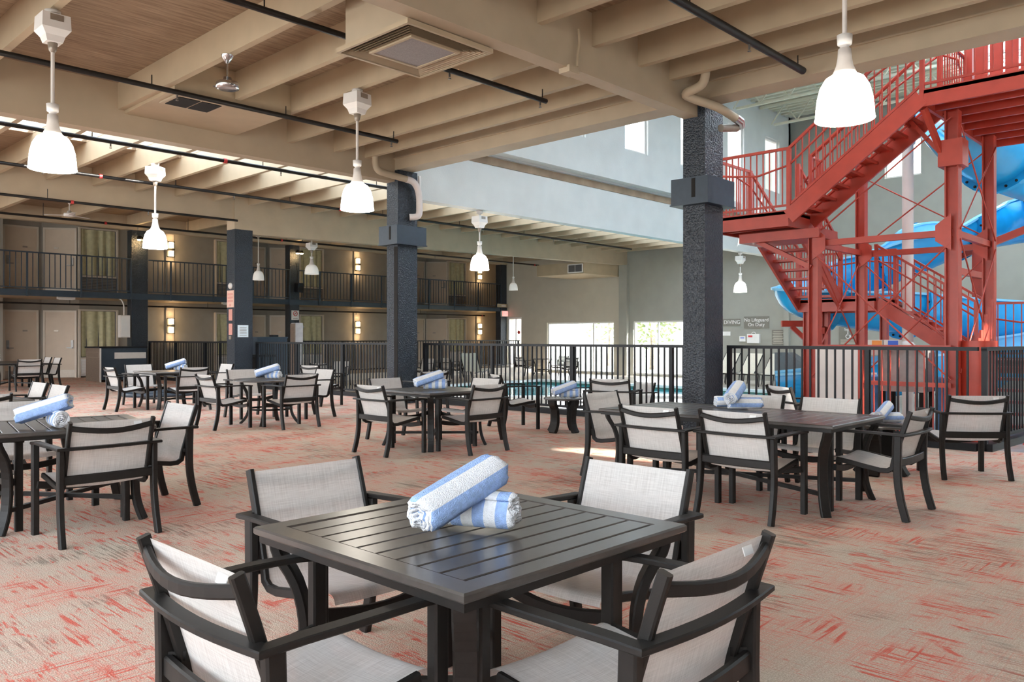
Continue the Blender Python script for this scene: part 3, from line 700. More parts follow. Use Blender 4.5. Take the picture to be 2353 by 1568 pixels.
# ------------------------------------------------------------------ ceiling diffuser (large square)
df = empty('ceiling_diffuser', (5.64, 6.84, 4.47)); tag(df, 'large square ceiling diffuser with louvred rim and grey mesh', 'air diffuser')
B(-0.52, 0.52, -0.55, 0.55, 0.05, 0.83).build('duct_box', M['beam'], df)
def sqring(hx, hy, w, z0, z1):
    b = MB(); b.box(-hx, hx, -hy, -hy + w, z0, z1); b.box(-hx, hx, hy - w, hy, z0, z1); b.box(-hx, -hx + w, -hy + w, hy - w, z0, z1); b.box(hx - w, hx, -hy + w, hy - w, z0, z1); return b
sqring(0.60, 0.62, 0.035, 0.0, 0.05).build('outer_rim', M['cream'], df)
B(-0.565, 0.565, -0.585, 0.585, 0.045, 0.05).build('plenum', M['dark'], df)
for k in range(5):
    hx = 0.545 - 0.042 * k
    b = MB(); hy = hx + 0.02; q = 0.02
    for (p0, p1) in (((-hx, -hy), (hx, -hy)), ((hx, -hy), (hx, hy)), ((hx, hy), (-hx, hy)), ((-hx, hy), (-hx, -hy))):
        nx, ny = (p1[1] - p0[1]), -(p1[0] - p0[0]); L = math.hypot(nx, ny); nx, ny = nx / L * -q, ny / L * -q
        b.add([(p0[0], p0[1], 0.008), (p1[0], p1[1], 0.008), (p1[0] + nx * 1.0, p1[1] + ny * 1.0, 0.04), (p0[0] + nx, p0[1] + ny, 0.04)], [(0, 1, 2, 3), (3, 2, 1, 0)])
    b.build('louvre', M['cream'], df)
sqring(0.345, 0.365, 0.035, -0.005, 0.03).build('inner_frame', M['cream'], df)
B(-0.31, 0.31, -0.33, 0.33, 0.005, 0.02).build('mesh_panel', M['grey_mesh'], df)
# second diffuser far left
df2 = dup(df, (5.2, 21.3, 4.88), 0, 'pale square ceiling diffuser at far left behind the girder')

# ------------------------------------------------------------------ pendant lamps
def pendant(lit=True, stem=0.80, top=2.43):
    """bell lamp: z=0 is the rim, top = length up to the roof deck"""
    t = empty('pendant_lamp'); g = 'lampglow' if lit else 'lampdim'; q = stem - 0.80
    b = MB(); prof = [(0.178, 0.0), (0.184, 0.004), (0.179, 0.018), (0.176, 0.07), (0.168, 0.14), (0.150, 0.21), (0.118, 0.265), (0.078, 0.29)]
    b.lathe(prof, 32); b.lathe([(r - 0.006, z) for r, z in reversed(prof)], 32); b.build('shade', M[g], t)
    b = MB(); b.lathe([(0.0, 0.25), (0.078, 0.287), (0.068, 0.31), (0.052, 0.35), (0.043, 0.40), (0.040, 0.455), (0.026, 0.465)], 24); b.build('neck', M['offwhite'], t)
    b = MB(); b.lathe([(0.026, 0.465), (0.030, 0.475), (0.044, 0.485), (0.048, 0.545), (0.0, 0.547)], 16); b.build('collar', M['white'], t)
    MB().tube([(0, 0, 0.545), (0, 0, 1.36 + q)], 0.015, 10).build('stem', M['offwhite'], t)
    b = MB(); b.lathe([(0.016, 1.34 + q), (0.03, 1.36 + q), (0.04, 1.42 + q), (0.0, 1.421 + q)], 12); b.build('swivel', M['kick'], t)
    b = MB(); z = 1.42 + q; W = [(0.06, z), (0.075, z + 0.05), (0.11, z + 0.10), (0.105, z + 0.22)]
    vs_ = [(sx2 * w, sy2 * w, zz) for w, zz in W for sx2, sy2 in ((-1, -1), (1, -1), (1, 1), (-1, 1))]
    b.add(vs_, [(4 * i + k, 4 * i + (k + 1) % 4, 4 * i + 4 + (k + 1) % 4, 4 * i + 4 + k) for i in range(3) for k in range(4)] + [(3, 2, 1, 0), (12, 13, 14, 15)])
    b.build('ballast_box', M['white'], t)
    B(-0.05, 0.05, -0.112, -0.108, z + 0.16, z + 0.21).build('rating_plate', M['kick'], t)
    g0 = z + 0.22; gap = top - g0
    pf = [(0.02, g0 - 0.005), (0.02, g0 + 0.08), (0.07, g0 + 0.09), (0.075, g0 + 0.11), (0.06, g0 + 0.18), (0.018, g0 + 0.19), (0.018, top), (0.0, top)] if gap > 0.3 else [(0.022, g0 - 0.005), (0.022, g0 + gap * 0.35), (0.058, g0 + gap * 0.45), (0.062, top), (0.0, top)]
    b = MB(); b.lathe(pf, 14); b.build('ceiling_mount', M['offwhite'], t)
    return t
lamp = pendant(True, 0.434, 1.3235); beamlamp = pendant(True, 0.18, 1.135); dim = pendant(False, 0.80, 2.07); short = pendant(False, 0.12, 2.0)
lamp.scale = (1.3, 1.3, 1.3); beamlamp.scale = (1.2, 1.2, 1.2)
Lp = [((2.87, 9.60, 3.17), 'bright bell pendant lamp at upper left, nearest on that side', lamp), ((6.78, 2.61, 3.17), 'largest bright bell pendant lamp in front of the red stair', lamp),
      ((6.78, 9.50, 3.17), 'bright bell pendant lamp left of the collared drain pipe column', lamp), ((6.84, 16.55, 3.17), 'bright bell pendant lamp near the electrical box column', lamp),
      ((12.75, 13.15, 2.888), 'bright bell pendant lamp right of the collared drain pipe column', beamlamp), ((25.06, 13.15, 2.888), 'small bright pendant lamp above the No Lifeguard sign', beamlamp),
      ((13.65, 21.5, 3.30), 'white unlit bell pendant lamp in front of the speaker column', short), ((13.3, 24.1, 3.23), 'white unlit pendant lamp right beside the dark blue column', dim),
      ((23.2, 22.0, 3.23), 'small white unlit pendant lamp right of the exit sign', dim)]
first = set()
for (p, lab, src) in Lp:
    if src.name not in first:
        first.add(src.name); src.location = p; o = src
    else: o = dup(src, p, random.uniform(0, 1), lab)
    tag(o, lab, 'pendant lamp', 'bell pendant lamps')
short.scale = (1.2, 1.2, 1.0)

# ------------------------------------------------------------------ ceiling fans
def fan(loc, mat, blades, label):
    t = empty('ceiling_fan', loc); tag(t, label, 'ceiling fan')
    b = MB(); b.lathe([(0.075, 0.30), (0.07, 0.28), (0.02, 0.20), (0.0, 0.2)], 20); b.build('canopy', M[mat], t)
    MB().tube([(0, 0, 0.21), (0, 0, 0.0)], 0.012, 8).build('rod', M[mat], t)
    b = MB(); b.lathe([(0.0, 0.03), (0.05, 0.02), (0.06, -0.03), (0.13, -0.04), (0.14, -0.06), (0.14, -0.12), (0.10, -0.13), (0, -0.13)], 24); b.build('motor', M[mat], t)
    for k in range(3):
        a = 2 * PI * k / 3 + 0.4
        o = B(0.12, 0.17 if not blades else 0.62, -0.022 if not blades else -0.05, 0.022 if not blades else 0.05, -0.10, -0.092).build('blade_bracket' if not blades else 'blade', M[mat], t)
        o.rotation_euler = (0, 0, a)
    return t
fan((4.83, 9.52, 4.59), 'chrome', False, 'brushed chrome ceiling fan hub under the joists')
fan((7.4, 23.4, 4.72), 'white', True, 'small white ceiling fan over the lobby at left')
# emergency / exit ceiling units under walkway
for i, (x, lab) in enumerate(((8.6, 'white lamp unit on walkway underside above left doors'), (14.0, 'white lamp unit on walkway underside left of the blue column'), (21.9, 'white lamp unit on walkway underside behind drain pipe column'))):
    t = empty('ceiling_unit', (x, 27.5, 2.53)); tag(t, lab, 'lamp unit')
    B(-0.25, 0.25, -0.06, 0.06, 0.02, 0.09).build('case', M['white'], t); B(-0.2, 0.2, -0.05, 0.05, 0.0, 0.02).build('lens', M['offwhite'], t)
# boxed duct with grille under the girder in front of the end wall
bd = empty('duct_box', (25.5, 20.25, 3.95)); tag(bd, 'cream boxed duct with grille hanging before the beige end wall', 'air duct')
B(0, 2.5, 0, 2.55, 0, 0.47).build('case', M['cream'], bd)
B(-0.02, 0.0, 0.04, 0.84, 0.04, 0.40).build('grille_frame', M['white'], bd)
B(-0.03, -0.02, 0.09, 0.42, 0.08, 0.36).build('grille', M['grey_plastic'], bd); B(-0.03, -0.02, 0.45, 0.78, 0.08, 0.36).build('grille', M['grey_plastic'], bd)

# ------------------------------------------------------------------ black pool fence
bal_f = B(-0.011, 0.011, -0.011, 0.011, 0.14, 1.20).mesh('baluster', M['black_metal'])
post_f = B(-0.030, 0.030, -0.030, 0.030, 0.0, 1.22).mesh('post', M['black_metal'])
def fence(p0, p1, label, z=0.0, step=0.112, posts=2.0, kerb=True, mat='black_metal', bal=bal_f, post=post_f, endpost=True):
    d = Vector((p1[0] - p0[0], p1[1] - p0[1], 0)); L = d.length; ang = math.atan2(d.y, d.x)
    r = empty('pool_fence', (p0[0], p0[1], z), ang); tag(r, label, 'fence')
    b = MB(); b.box(0, L, -0.032, 0.032, 1.19, 1.235); b.build('top_rail', M[mat], r)
    b = MB(); b.box(0, L, -0.016, 0.016, 0.12, 0.16); b.build('bottom_rail', M[mat], r)
    if kerb: B(0, L, -0.09, 0.09, -0.0, 0.09).build('kerb', M['black_metal'], r)
    n = int(L / step)
    for k in range(1, n):
        mkobj('baluster', bal, r, (k * L / n, 0, 0))
    k = 0
    while k * posts < L + 0.01:
        mkobj('post', post, r, (min(k * posts + 0.03, L), 0, 0)); k += 1
    return r
fence((10.82, 5.88), (10.74, 2.56), 'black pool fence from the near column to the right corner')
fence((10.88, 12.88), (10.82, 6.30), 'black pool fence between the near column and the drain pipe column')
fence((10.90, 19.85), (10.88, 13.30), 'black pool fence between drain pipe column and blue column')
fence((10.92, 26.9), (10.90, 20.40), 'black pool fence from the blue column to the electrical box column')
fence((10.74, 2.50), (15.2, 2.20), 'black pool fence running away from the right corner')
fence((12.5, 25.2), (27.0, 25.2), 'far black fence in front of the guest rooms', 0.0, 0.14, 2.4, False)

# balcony railing per bay
bal_b = B(-0.011, 0.011, -0.011, 0.011, 0.08, 1.10).mesh('baluster', M['navy_flat'])
post_b = B(-0.022, 0.022, -0.03, 0.03, -0.20, 1.12).mesh('post', M['navy_flat'])
for (x0, x1, lab) in ((3.0, 10.4, 'leftmost bay'), (10.95, 16.2, 'bay behind the blue column'), (16.62, 22.0, 'bay right of the loudspeaker'), (22.42, 27.6, 'bay left of the exit sign')):
    r = empty('walkway_railing', (x0, 27.0, 2.79)); tag(r, 'dark railing of the upper walkway, ' + lab, 'railing', 'upper walkway railings')
    L = x1 - x0
    b = MB(); b.box(0, L, -0.025, 0.025, 1.10, 1.14); b.build('top_rail', M['navy_flat'], r); B(0, L, -0.015, 0.015, 0.05, 0.08).build('bottom_rail', M['navy_flat'], r)
    n = int(L / 0.15)
    for k in range(1, n): mkobj('baluster', bal_b, r, (k * L / n, 0, 0))
    k = 0
    while k * 1.5 < L: mkobj('post', post_b, r, (L - k * 1.5 - 0.03, -0.03, 0)); k += 1

# ------------------------------------------------------------------ service cabinet and other things near the fence
sc_ = empty('service_cabinet', (8.98, 25.7, 0)); tag(sc_, 'dark service cabinet with brown side by the left doors', 'cabinet')
B(0.02, 1.38, 0.02, 1.2, 0.06, 1.03).build('body', M['navy_flat'], sc_)
B(0, 0.02, 0.02, 1.2, 0.0, 1.04).build('side_panel', M['brownwood'], sc_)
b = MB(); b.box(-0.004, 0.0, 0.12, 1.10, 0.74, 0.745); b.box(-0.004, 0.0, 0.12, 1.10, 0.90, 0.905); b.box(-0.004, 0, 0.12, 0.13, 0.745, 0.9); b.box(-0.004, 0, 1.09, 1.10, 0.745, 0.9); b.build('panel_line', M['kick'], sc_)
B(-0.01, 0.03, -0.01, 0.02, 0.0, 1.05).build('corner_trim', M['offwhite'], sc_)
B(-0.03, 1.40, -0.03, 1.22, 1.03, 1.07).build('counter_top', M['black_metal'], sc_)
B(0.42, 1.36, 0.008, 0.02, 0.70, 0.89).build('label_strip', M['offwhite'], sc_)
nc = empty('storage_cabinet', (11.5, 20.9, DK)); tag(nc, 'navy tall storage box behind the fence next to the blue column', 'cabinet')
B(0, 0.95, 0, 0.6, 0.05, 1.58).build('body', M['navy_flat'], nc); B(-0.02, 0.97, -0.02, 0.62, 1.58, 1.62).build('lid', M['navy_flat'], nc)
b = MB(); b.box(0.6, 0.78, 0.2, 0.4, 1.62, 1.68); b.build('handle', M['black_metal'], nc)
for q in range(8): B(0.05 + 0.11 * q, 0.12 + 0.11 * q, -0.012, 0.0, 0.1, 1.5).build('slat', M['navy_flat'], nc)
bn = empty('litter_bin', (11.25, 20.55, DK)); tag(bn, 'black slatted litter bin behind the fence', 'bin')
B(0.03, 0.62, 0.03, 0.32, 0.04, 1.05).build('liner', M['dark'], bn); B(0, 0.65, 0, 0.35, 1.05, 1.12).build('lid', M['black_metal'], bn)
for q in range(7): B(0.02 + 0.09 * q, 0.08 + 0.09 * q, -0.005, 0.03, 0.04, 1.05).build('slat', M['navy_flat'], bn)
sh_ = empty('shower_post', (11.75, 19.35, DK)); tag(sh_, 'tall slim grey panel with wooden edge behind the fence', 'panel')
B(0, 0.03, 0, 0.22, 0, 1.98).build('edge_board', M['brownwood'], sh_); B(0.03, 0.26, 0, 0.22, 0, 2.0).build('panel', M['pumpgrey'], sh_)
b = MB(); b.tube([(0.26, 0.1, 1.93), (0.32, 0.1, 1.92), (0.34, 0.1, 1.86)], 0.015, 8); b.build('spout', M['chrome'], sh_)
pn = empty('round_plinth', (7.9, 18.9, 0)); tag(pn, 'low round navy plinth behind the slatted table at left', 'plinth')
b = MB(); b.lathe([(0.78, 0.0), (0.80, 0.02), (0.80, 0.08), (0.77, 0.10), (0.0, 0.10)], 40); b.build('base', M['navy_flat'], pn)
b = MB(); b.lathe([(0.60, 0.10), (0.60, 0.14), (0.0, 0.14)], 40); b.build('step', M['navy_flat'], pn)

# ------------------------------------------------------------------ sling chair
def seat_profile():
    """(y,z) of the sling from top of the back round to the front of the seat"""
    return [(-0.300, 0.80), (-0.262, 0.68), (-0.222, 0.55), (-0.190, 0.44), (-0.178, 0.392), (-0.155, 0.370), (-0.10, 0.368), (0.02, 0.385), (0.15, 0.408), (0.235, 0.420), (0.272, 0.412), (0.285, 0.385)]
def make_chair():
    t = empty('sling_armchair')
    f = M['frame']
    pr = seat_profile()
    for s in (-1, 1):
        MB().bar([(0.300 * s, 0.262, 0.0), (0.300 * s, 0.262, 0.622)], 0.042, 0.050, (0, 1, 0), bev=0.006).build('leg', f, t)
        P = bz([(0.303 * s, -0.300, 0.0), (0.300 * s, -0.258, 0.16), (0.297 * s, -0.236, 0.34), (0.295 * s, -0.240, 0.622)], 4)
        MB().bar(P, 0.036, 0.054, (0, 1, 0), bev=0.006).build('leg', f, t)
        prof = [(0.262 * s, y - 0.010 * (z > 0.38), z - 0.014 * (z < 0.43)) for y, z in [(-0.304, 0.806)] + pr[1:10]]
        MB().bar(prof, 0.024, 0.036, (0, 0.3, 1), bev=0.005).build('side_rail', f, t)
        b = MB(); b.bar([(0.255 * s, -0.195, 0.45), (0.292 * s, -0.235, 0.45)], 0.026, 0.026); b.build('bracket', f, t)
    # U-shaped arm rail that wraps round behind the back
    P = [(-0.300, 0.290, 0.626)] + [(-0.300 - 0.018 * math.sin(PI * k / 6), 0.29 - 0.555 * k / 6, 0.632 + 0.006 * math.sin(PI * k / 6)) for k in range(1, 6)] + [(-0.308, -0.275, 0.632)]
    back = [(-0.308 + 0.616 * k / 8, -0.275 - 0.028 * math.sin(PI * k / 8), 0.632) for k in range(1, 8)]
    P = P + back + [(-x, y, z) for x, y, z in reversed(P)]
    MB().bar(P, 0.050, 0.020, (0, 0, 1), bev=0.004).build('arm_rail', f, t)
    P = [(-0.258 + 0.516 * k / 10, -0.305 - 0.042 * math.sin(PI * k / 10), 0.765 - 0.028 * math.sin(PI * k / 10)) for k in range(11)]
    MB().bar(P, 0.022, 0.036, (0, 0, 1), bev=0.006).build('top_rail', f, t)
    P = [(-0.297 + 0.594 * k / 8, -0.236 - 0.02 * math.sin(PI * k / 8), 0.425) for k in range(9)]
    MB().bar(P, 0.026, 0.060, (0, 0, 1), bev=0.006).build('back_rail', f, t)
    P = [(-0.297 + 0.594 * k / 8, 0.225 + 0.02 * math.sin(PI * k / 8), 0.345 - 0.035 * math.sin(PI * k / 8)) for k in range(9)]
    MB().bar(P, 0.026, 0.050, (0, 0, 1), bev=0.006).build('front_stretcher', f, t)
    # fabric
    pts = bz([(0, y, z) for y, z in pr], 3); nu = 9; b = MB(); vs_ = []; uv = []
    ln = 0; prev = pts[0]
    for p in pts:
        ln += (p - prev).length; prev = p
        for i in range(nu):
            u = i / (nu - 1); sag = 0.013 * math.sin(PI * u) * min(1, max(0, (0.80 - p.z) / 0.3))
            vs_.append((-0.253 + 0.506 * u, p.y - sag * 0.6, p.z - sag * 0.8)); uv.append((u * 0.5, ln))
    n = len(pts)
    fs_ = [(i * nu + k, i * nu + k + 1, (i + 1) * nu + k + 1, (i + 1) * nu + k) for i in range(n - 1) for k in range(nu - 1)]
    b.add(vs_, fs_, 0, True); me = b.mesh('sling', M['sling'])
    ul = me.uv_layers.new(name='UVMap')
    for lp in me.loops: ul.data[lp.index].uv = uv[lp.vertex_index]
    o = mkobj('sling', me, t)
    tg = B(0.14, 0.19, -0.006, -0.003, -0.012, 0.012).build('care_tag', M['white'], t, (0, -0.296, 0.772)); tg.rotation_euler = (math.radians(-19), 0, 0)
    return t
chair0 = make_chair(); used = [False]
def chair(x, y, heading, label, z=0.0, group='bronze sling armchairs'):
    rz = math.radians(heading - 90)
    if not used[0]:
        used[0] = True; chair0.location = (x, y, z); chair0.rotation_euler = (0, 0, rz); tag(chair0, label, 'chair', group); return chair0
    return dup(chair0, (x, y, z), rz, label, group)
# foreground square table
chair(1.21, 1.985, 0, 'sling armchair in the left foreground facing the nearest table')
chair(1.85, 1.335, 90, 'sling armchair in the right foreground, its back to us, at the nearest table')
chair(1.906, 2.735, 270, 'sling armchair across the nearest table, left of the blue towels')
chair(2.575, 2.00, 180, 'sling armchair across the nearest table, right of the blue towels')
# left slatted table
chair(2.03, 5.89, 90, 'sling armchair seen from behind at the left edge slatted table')
chair(2.63, 6.58, 180, 'sling armchair on the right side of the left edge slatted table')
chair(2.00, 7.53, 270, 'sling armchair behind the towels of the left edge slatted table')
chair(1.42, 6.65, 0, 'sling armchair mostly cut off by the left edge at the slatted table')
# table just behind it
chair(2.83, 10.95, 180, 'grey-backed armchair behind left slatted table, farther of two side by side')
chair(2.82, 10.2, 180, 'grey-backed armchair behind left slatted table, nearer of two side by side')
chair(2.05, 9.27, 90, 'armchair with only its back corner in view at the left edge')
# centre table
chair(5.85, 7.54, 0, 'armchair at the left of the centre table, back turned to us')
chair(6.60, 6.94, 90, 'armchair at the front right of the centre table')
chair(6.69, 8.43, 270, 'armchair behind the centre table in front of drain pipe column')
chair(7.29, 7.70, 180, 'armchair behind the centre table to the right of its towels')
chair(8.57, 10.15, 84, 'armchair by the fence just right of the drain pipe column')
chair(8.73, 8.26, -26, 'armchair facing right beside the small side table at the fence')
chair(8.86, 6.50, 23, 'armchair facing the fence left of the near column')
# round table
chair(5.74, 11.42, 0, 'armchair at the left of the round table')
chair(6.48, 10.77, 90, 'armchair in front of the round table, seen from behind')
chair(7.52, 11.90, 180, 'armchair at the right of the round table')
chair(6.80, 12.60, 270, 'armchair behind the round table below the paper notice')
chair(8.98, 13.80, 10, 'armchair behind the round table turned toward the fence')
# square table farther left
chair(5.90, 15.55, 0, 'armchair at the left of the square table before the service cabinet')
chair(6.68, 14.72, 90, 'armchair in front of the square table before the service cabinet')
chair(6.57, 16.40, 270, 'armchair behind the square table, near the service cabinet')
chair(7.68, 15.75, 180, 'armchair at the right of the square table before the service cabinet')
# long table at the far left
chair(6.25, 22.95, 90, 'far left armchair seen from behind near the beige doors')
chair(7.0, 24.0, 180, 'far left armchair in side view, rightmost of two by the beige doors')
chair(7.0, 24.8, 180, 'far left armchair in side view, behind its twin by the beige doors')
# long table at the right
chair(5.65, 3.60, 0, 'left one of two armchairs on the near side of the long table')
chair(5.72, 2.91, 0, 'right one of two armchairs on the near side of the long table')
chair(6.45, 4.60, 270, 'armchair at the left head of the long table')
chair(6.53, 2.25, 90, 'armchair at the right head of the long table')
chair(6.90, 3.60, 180, 'left one of two armchairs on the far side of the long table')
chair(6.95, 2.92, 180, 'right one of two armchairs on the far side of the long table')
chair(8.84, 3.86, -36, 'armchair turned away beyond the long table, in front of the blue slide exit')
chair(8.74, 2.22, 39, 'armchair at the right edge facing the fence corner')
# beyond the fence, on the pool deck
chair(11.9, 9.35, 160, 'armchair just beyond the fence, left of two behind the small side table', DK, 'pool deck chairs')
chair(11.75, 8.25, 165, 'armchair just beyond the fence, right of two behind the small side table', DK, 'pool deck chairs')
chair(24.8, 22.9, 0, 'far armchair left of the pool table before the bright end window', DK, 'pool deck chairs')
chair(26.4, 22.3, 180, 'far armchair right of the pool table before the bright end window', DK, 'pool deck chairs')
chair(25.0, 20.6, 60, 'far armchair beside the pilaster before the bright end window', DK, 'pool deck chairs')
chair(14.2, 21.8, 40, 'armchair beyond the fence left of the drain pipe column', DK, 'pool deck chairs')
chair(15.4, 22.6, 220, 'armchair beyond the fence facing us, left of the drain pipe column', DK, 'pool deck chairs')
chair(19.6, 23.2, 200, 'left dark armchair on the far pool side', DK, 'pool deck chairs')
chair(20.6, 23.4, 180, 'middle dark armchair on the far pool side', DK, 'pool deck chairs')
chair(21.6, 23.3, 170, 'right dark armchair on the far pool side', DK, 'pool deck chairs')

# ------------------------------------------------------------------ tables
def table_leg(dx, dy, R, h=0.665):
    """curved leg in the diagonal plane (dx,dy unit diagonal)"""
    pr = [(0.93, h), (0.90, h - 0.06), (0.80, h - 0.15), (0.745, h - 0.28), (0.75, 0.22), (0.80, 0.10), (0.86, 0.0)]
    P = bz([(dx * R * r, dy * R * r, z) for r, z in pr], 3)
    return MB().bar(P, 0.075, 0.034, (dx, dy, 0.001), bev=0.006)
def slat_table(sx_, sy_, slat_axis='X', h=0.70, nsl=9):
    t = empty('slat_table'); f = M['tabletop']; hx, hy = sx_ / 2, sy_ / 2; fw = 0.085
    b = MB(); b.bar([(-hx + fw / 2, -hy + fw / 2, h - 0.014), (hx - fw / 2, -hy + fw / 2, h - 0.014), (hx - fw / 2, hy - fw / 2, h - 0.014), (-hx + fw / 2, hy - fw / 2, h - 0.014)], fw, 0.028, closed=True, bev=0.006)
    b.build('top_frame', f, t)
    b = MB(); b.bar([(-hx + 0.03, -hy + 0.03, h - 0.042), (hx - 0.03, -hy + 0.03, h - 0.042), (hx - 0.03, hy - 0.03, h - 0.042), (-hx + 0.03, hy - 0.03, h - 0.042)], 0.03, 0.026, closed=True); b.build('apron', M['frame'], t)
    ix, iy = hx - fw - 0.002, hy - fw - 0.002; g = 0.008
    W = (2 * iy if slat_axis == 'X' else 2 * ix); sw = (W - g * (nsl + 1)) / nsl
    for k in range(nsl):
        c = -W / 2 + g + sw / 2 + k * (sw + g)
        b = MB()
        if slat_axis == 'X': b.bar([(-ix, c, h - 0.012), (ix, c, h - 0.012)], sw, 0.02, bev=0.003)
        else: b.bar([(c, -iy, h - 0.012), (c, iy, h - 0.012)], sw, 0.02, bev=0.003)
        b.build('slat', f, t)
    b = MB(); b.box(-hx + 0.045, hx - 0.045, -hy + 0.045, hy - 0.045, h - 0.034, h - 0.028); b.build('under_tray', M['dark'], t)
    R = math.hypot(hx, hy); 
    for a in (-1, 1):
        for c in (-1, 1):
            cxy = (a * (hx - 0.02), c * (hy - 0.02))
            # leg goes down near its corner, bowing toward the corner's inner diagonal
            pr = [(0.0, h - 0.035), (0.012, h - 0.09), (0.07, h - 0.19), (0.10, h - 0.32), (0.095, 0.20), (0.07, 0.09), (0.03, 0.0)]
            ox, oy = -a * 0.7071, -c * 0.7071
            P = bz([(cxy[0] + ox * (0.05 + q), cxy[1] + oy * (0.05 + q), z) for q, z in pr], 3)
            MB().bar(P, 0.072, 0.036, (a * 0.7071, c * 0.7071, 0.001), bev=0.006).build('leg', M['frame'], t)
    b = MB(); r = 0.16
    for a, c in ((1, 1), (1, -1)):
        b.bar([(-a * (hx - 0.14), -c * (hy - 0.14), r), (a * (hx - 0.14), c * (hy - 0.14), r + (0.0 if c > 0 else -0.001))], 0.035, 0.03)
    b.build('stretcher', M['frame'], t)
    return t
t1 = slat_table(1.06, 1.06, 'X'); t1.location = (1.915, 2.015, 0); tag(t1, 'large slatted square dining table in the foreground', 'table', 'slatted dining tables')
dup(t1, (2.07, 6.63, 0), math.radians(80), 'slatted square table at the left edge with blue towels', 'slatted dining tables')
dup(t1, (6.63, 7.65, 0), 0, 'slatted square table in the middle before the drain pipe column', 'slatted dining tables')
dup(t1, (6.75, 15.55, 0), 0, 'slatted square table before the dark service cabinet', 'slatted dining tables')
tl = slat_table(1.10, 2.15, 'X', nsl=18); tl.location = (6.44, 3.43, 0); tag(tl, 'long rectangular slatted table near the near column', 'table', 'slatted dining tables')
dup(tl, (2.1, 10.5, 0), 0, 'long slatted table peeking in at the left edge behind the near one', 'slatted dining tables')
dup(tl, (6.2, 24.4, 0), 0, 'far long slatted table by the beige doors', 'slatted dining tables')
def round_table(r, h, name, lab, loc, leg_t=1.0, group=None):
    t = empty(name, loc, 0 if h > 0.6 else PI / 4); tag(t, lab, 'table', group)
    b = MB(); b.lathe([(0, h - 0.03), (r - 0.03, h - 0.03), (r, h - 0.022), (r, h - 0.008), (r - 0.006, h), (r - 0.08, h)], 48, smooth=False); b.build('top_rim', M['tabletop'], t)
    n = 9; W = 2 * (r - 0.082); sw = W / n
    for k in range(n):
        y0 = -W / 2 + k * sw + 0.003; y1 = y0 + sw - 0.006
        rr = r - 0.082; poly = []
        xs0 = math.sqrt(max(0.0004, rr * rr - y0 * y0)); xs1 = math.sqrt(max(0.0004, rr * rr - y1 * y1))
        ym = (y0 + y1) / 2; xm = math.sqrt(max(0.0004, rr * rr - ym * ym))
        MB().prism([(-xs0, y0), (xs0, y0), (xm, ym), (xs1, y1), (-xs1, y1), (-xm, ym)], h - 0.02, h - 0.002).build('slat', M['tabletop'], t)
    for k in range(4):
        a = PI / 4 + k * PI / 2; dx, dy = math.cos(a), math.sin(a)
        pr = [(0.80, h - 0.03), (0.78, h - 0.09), (0.66, h * 0.70), (0.60, h * 0.45), (0.62, h * 0.25), (0.72, h * 0.1), (0.84, 0.0)]
        P = bz([(dx * r * q, dy * r * q, z) for q, z in pr], 3)
        MB().bar(P, 0.06 * leg_t, 0.034 * leg_t, (dx, dy, 0.001), bev=0.005).build('leg', M['frame'], t)
    if h > 0.6: b = MB(); b.lathe([(r * 0.60, h * 0.32), (r * 0.62, h * 0.32), (r * 0.62, h * 0.36), (r * 0.60, h * 0.36), (r * 0.60, h * 0.32)], 24); b.build('ring', M['frame'], t)
    return t
round_table(0.55, 0.70, 'round_table', 'round dining table with towels before the blue column', (6.51, 11.44, 0))
round_table(0.28, 0.49, 'side_table', 'small round side table with towels by the fence', (8.82, 7.38, 0), 1.8, 'small side tables')
round_table(0.28, 0.49, 'side_table', 'small round side table with towels beyond the long table', (8.28, 2.83, 0), 1.8, 'small side tables')
round_table(0.45, 0.70, 'pool_table_round', 'far round table on the pool deck before the bright end window', (25.6, 22.6, DK))

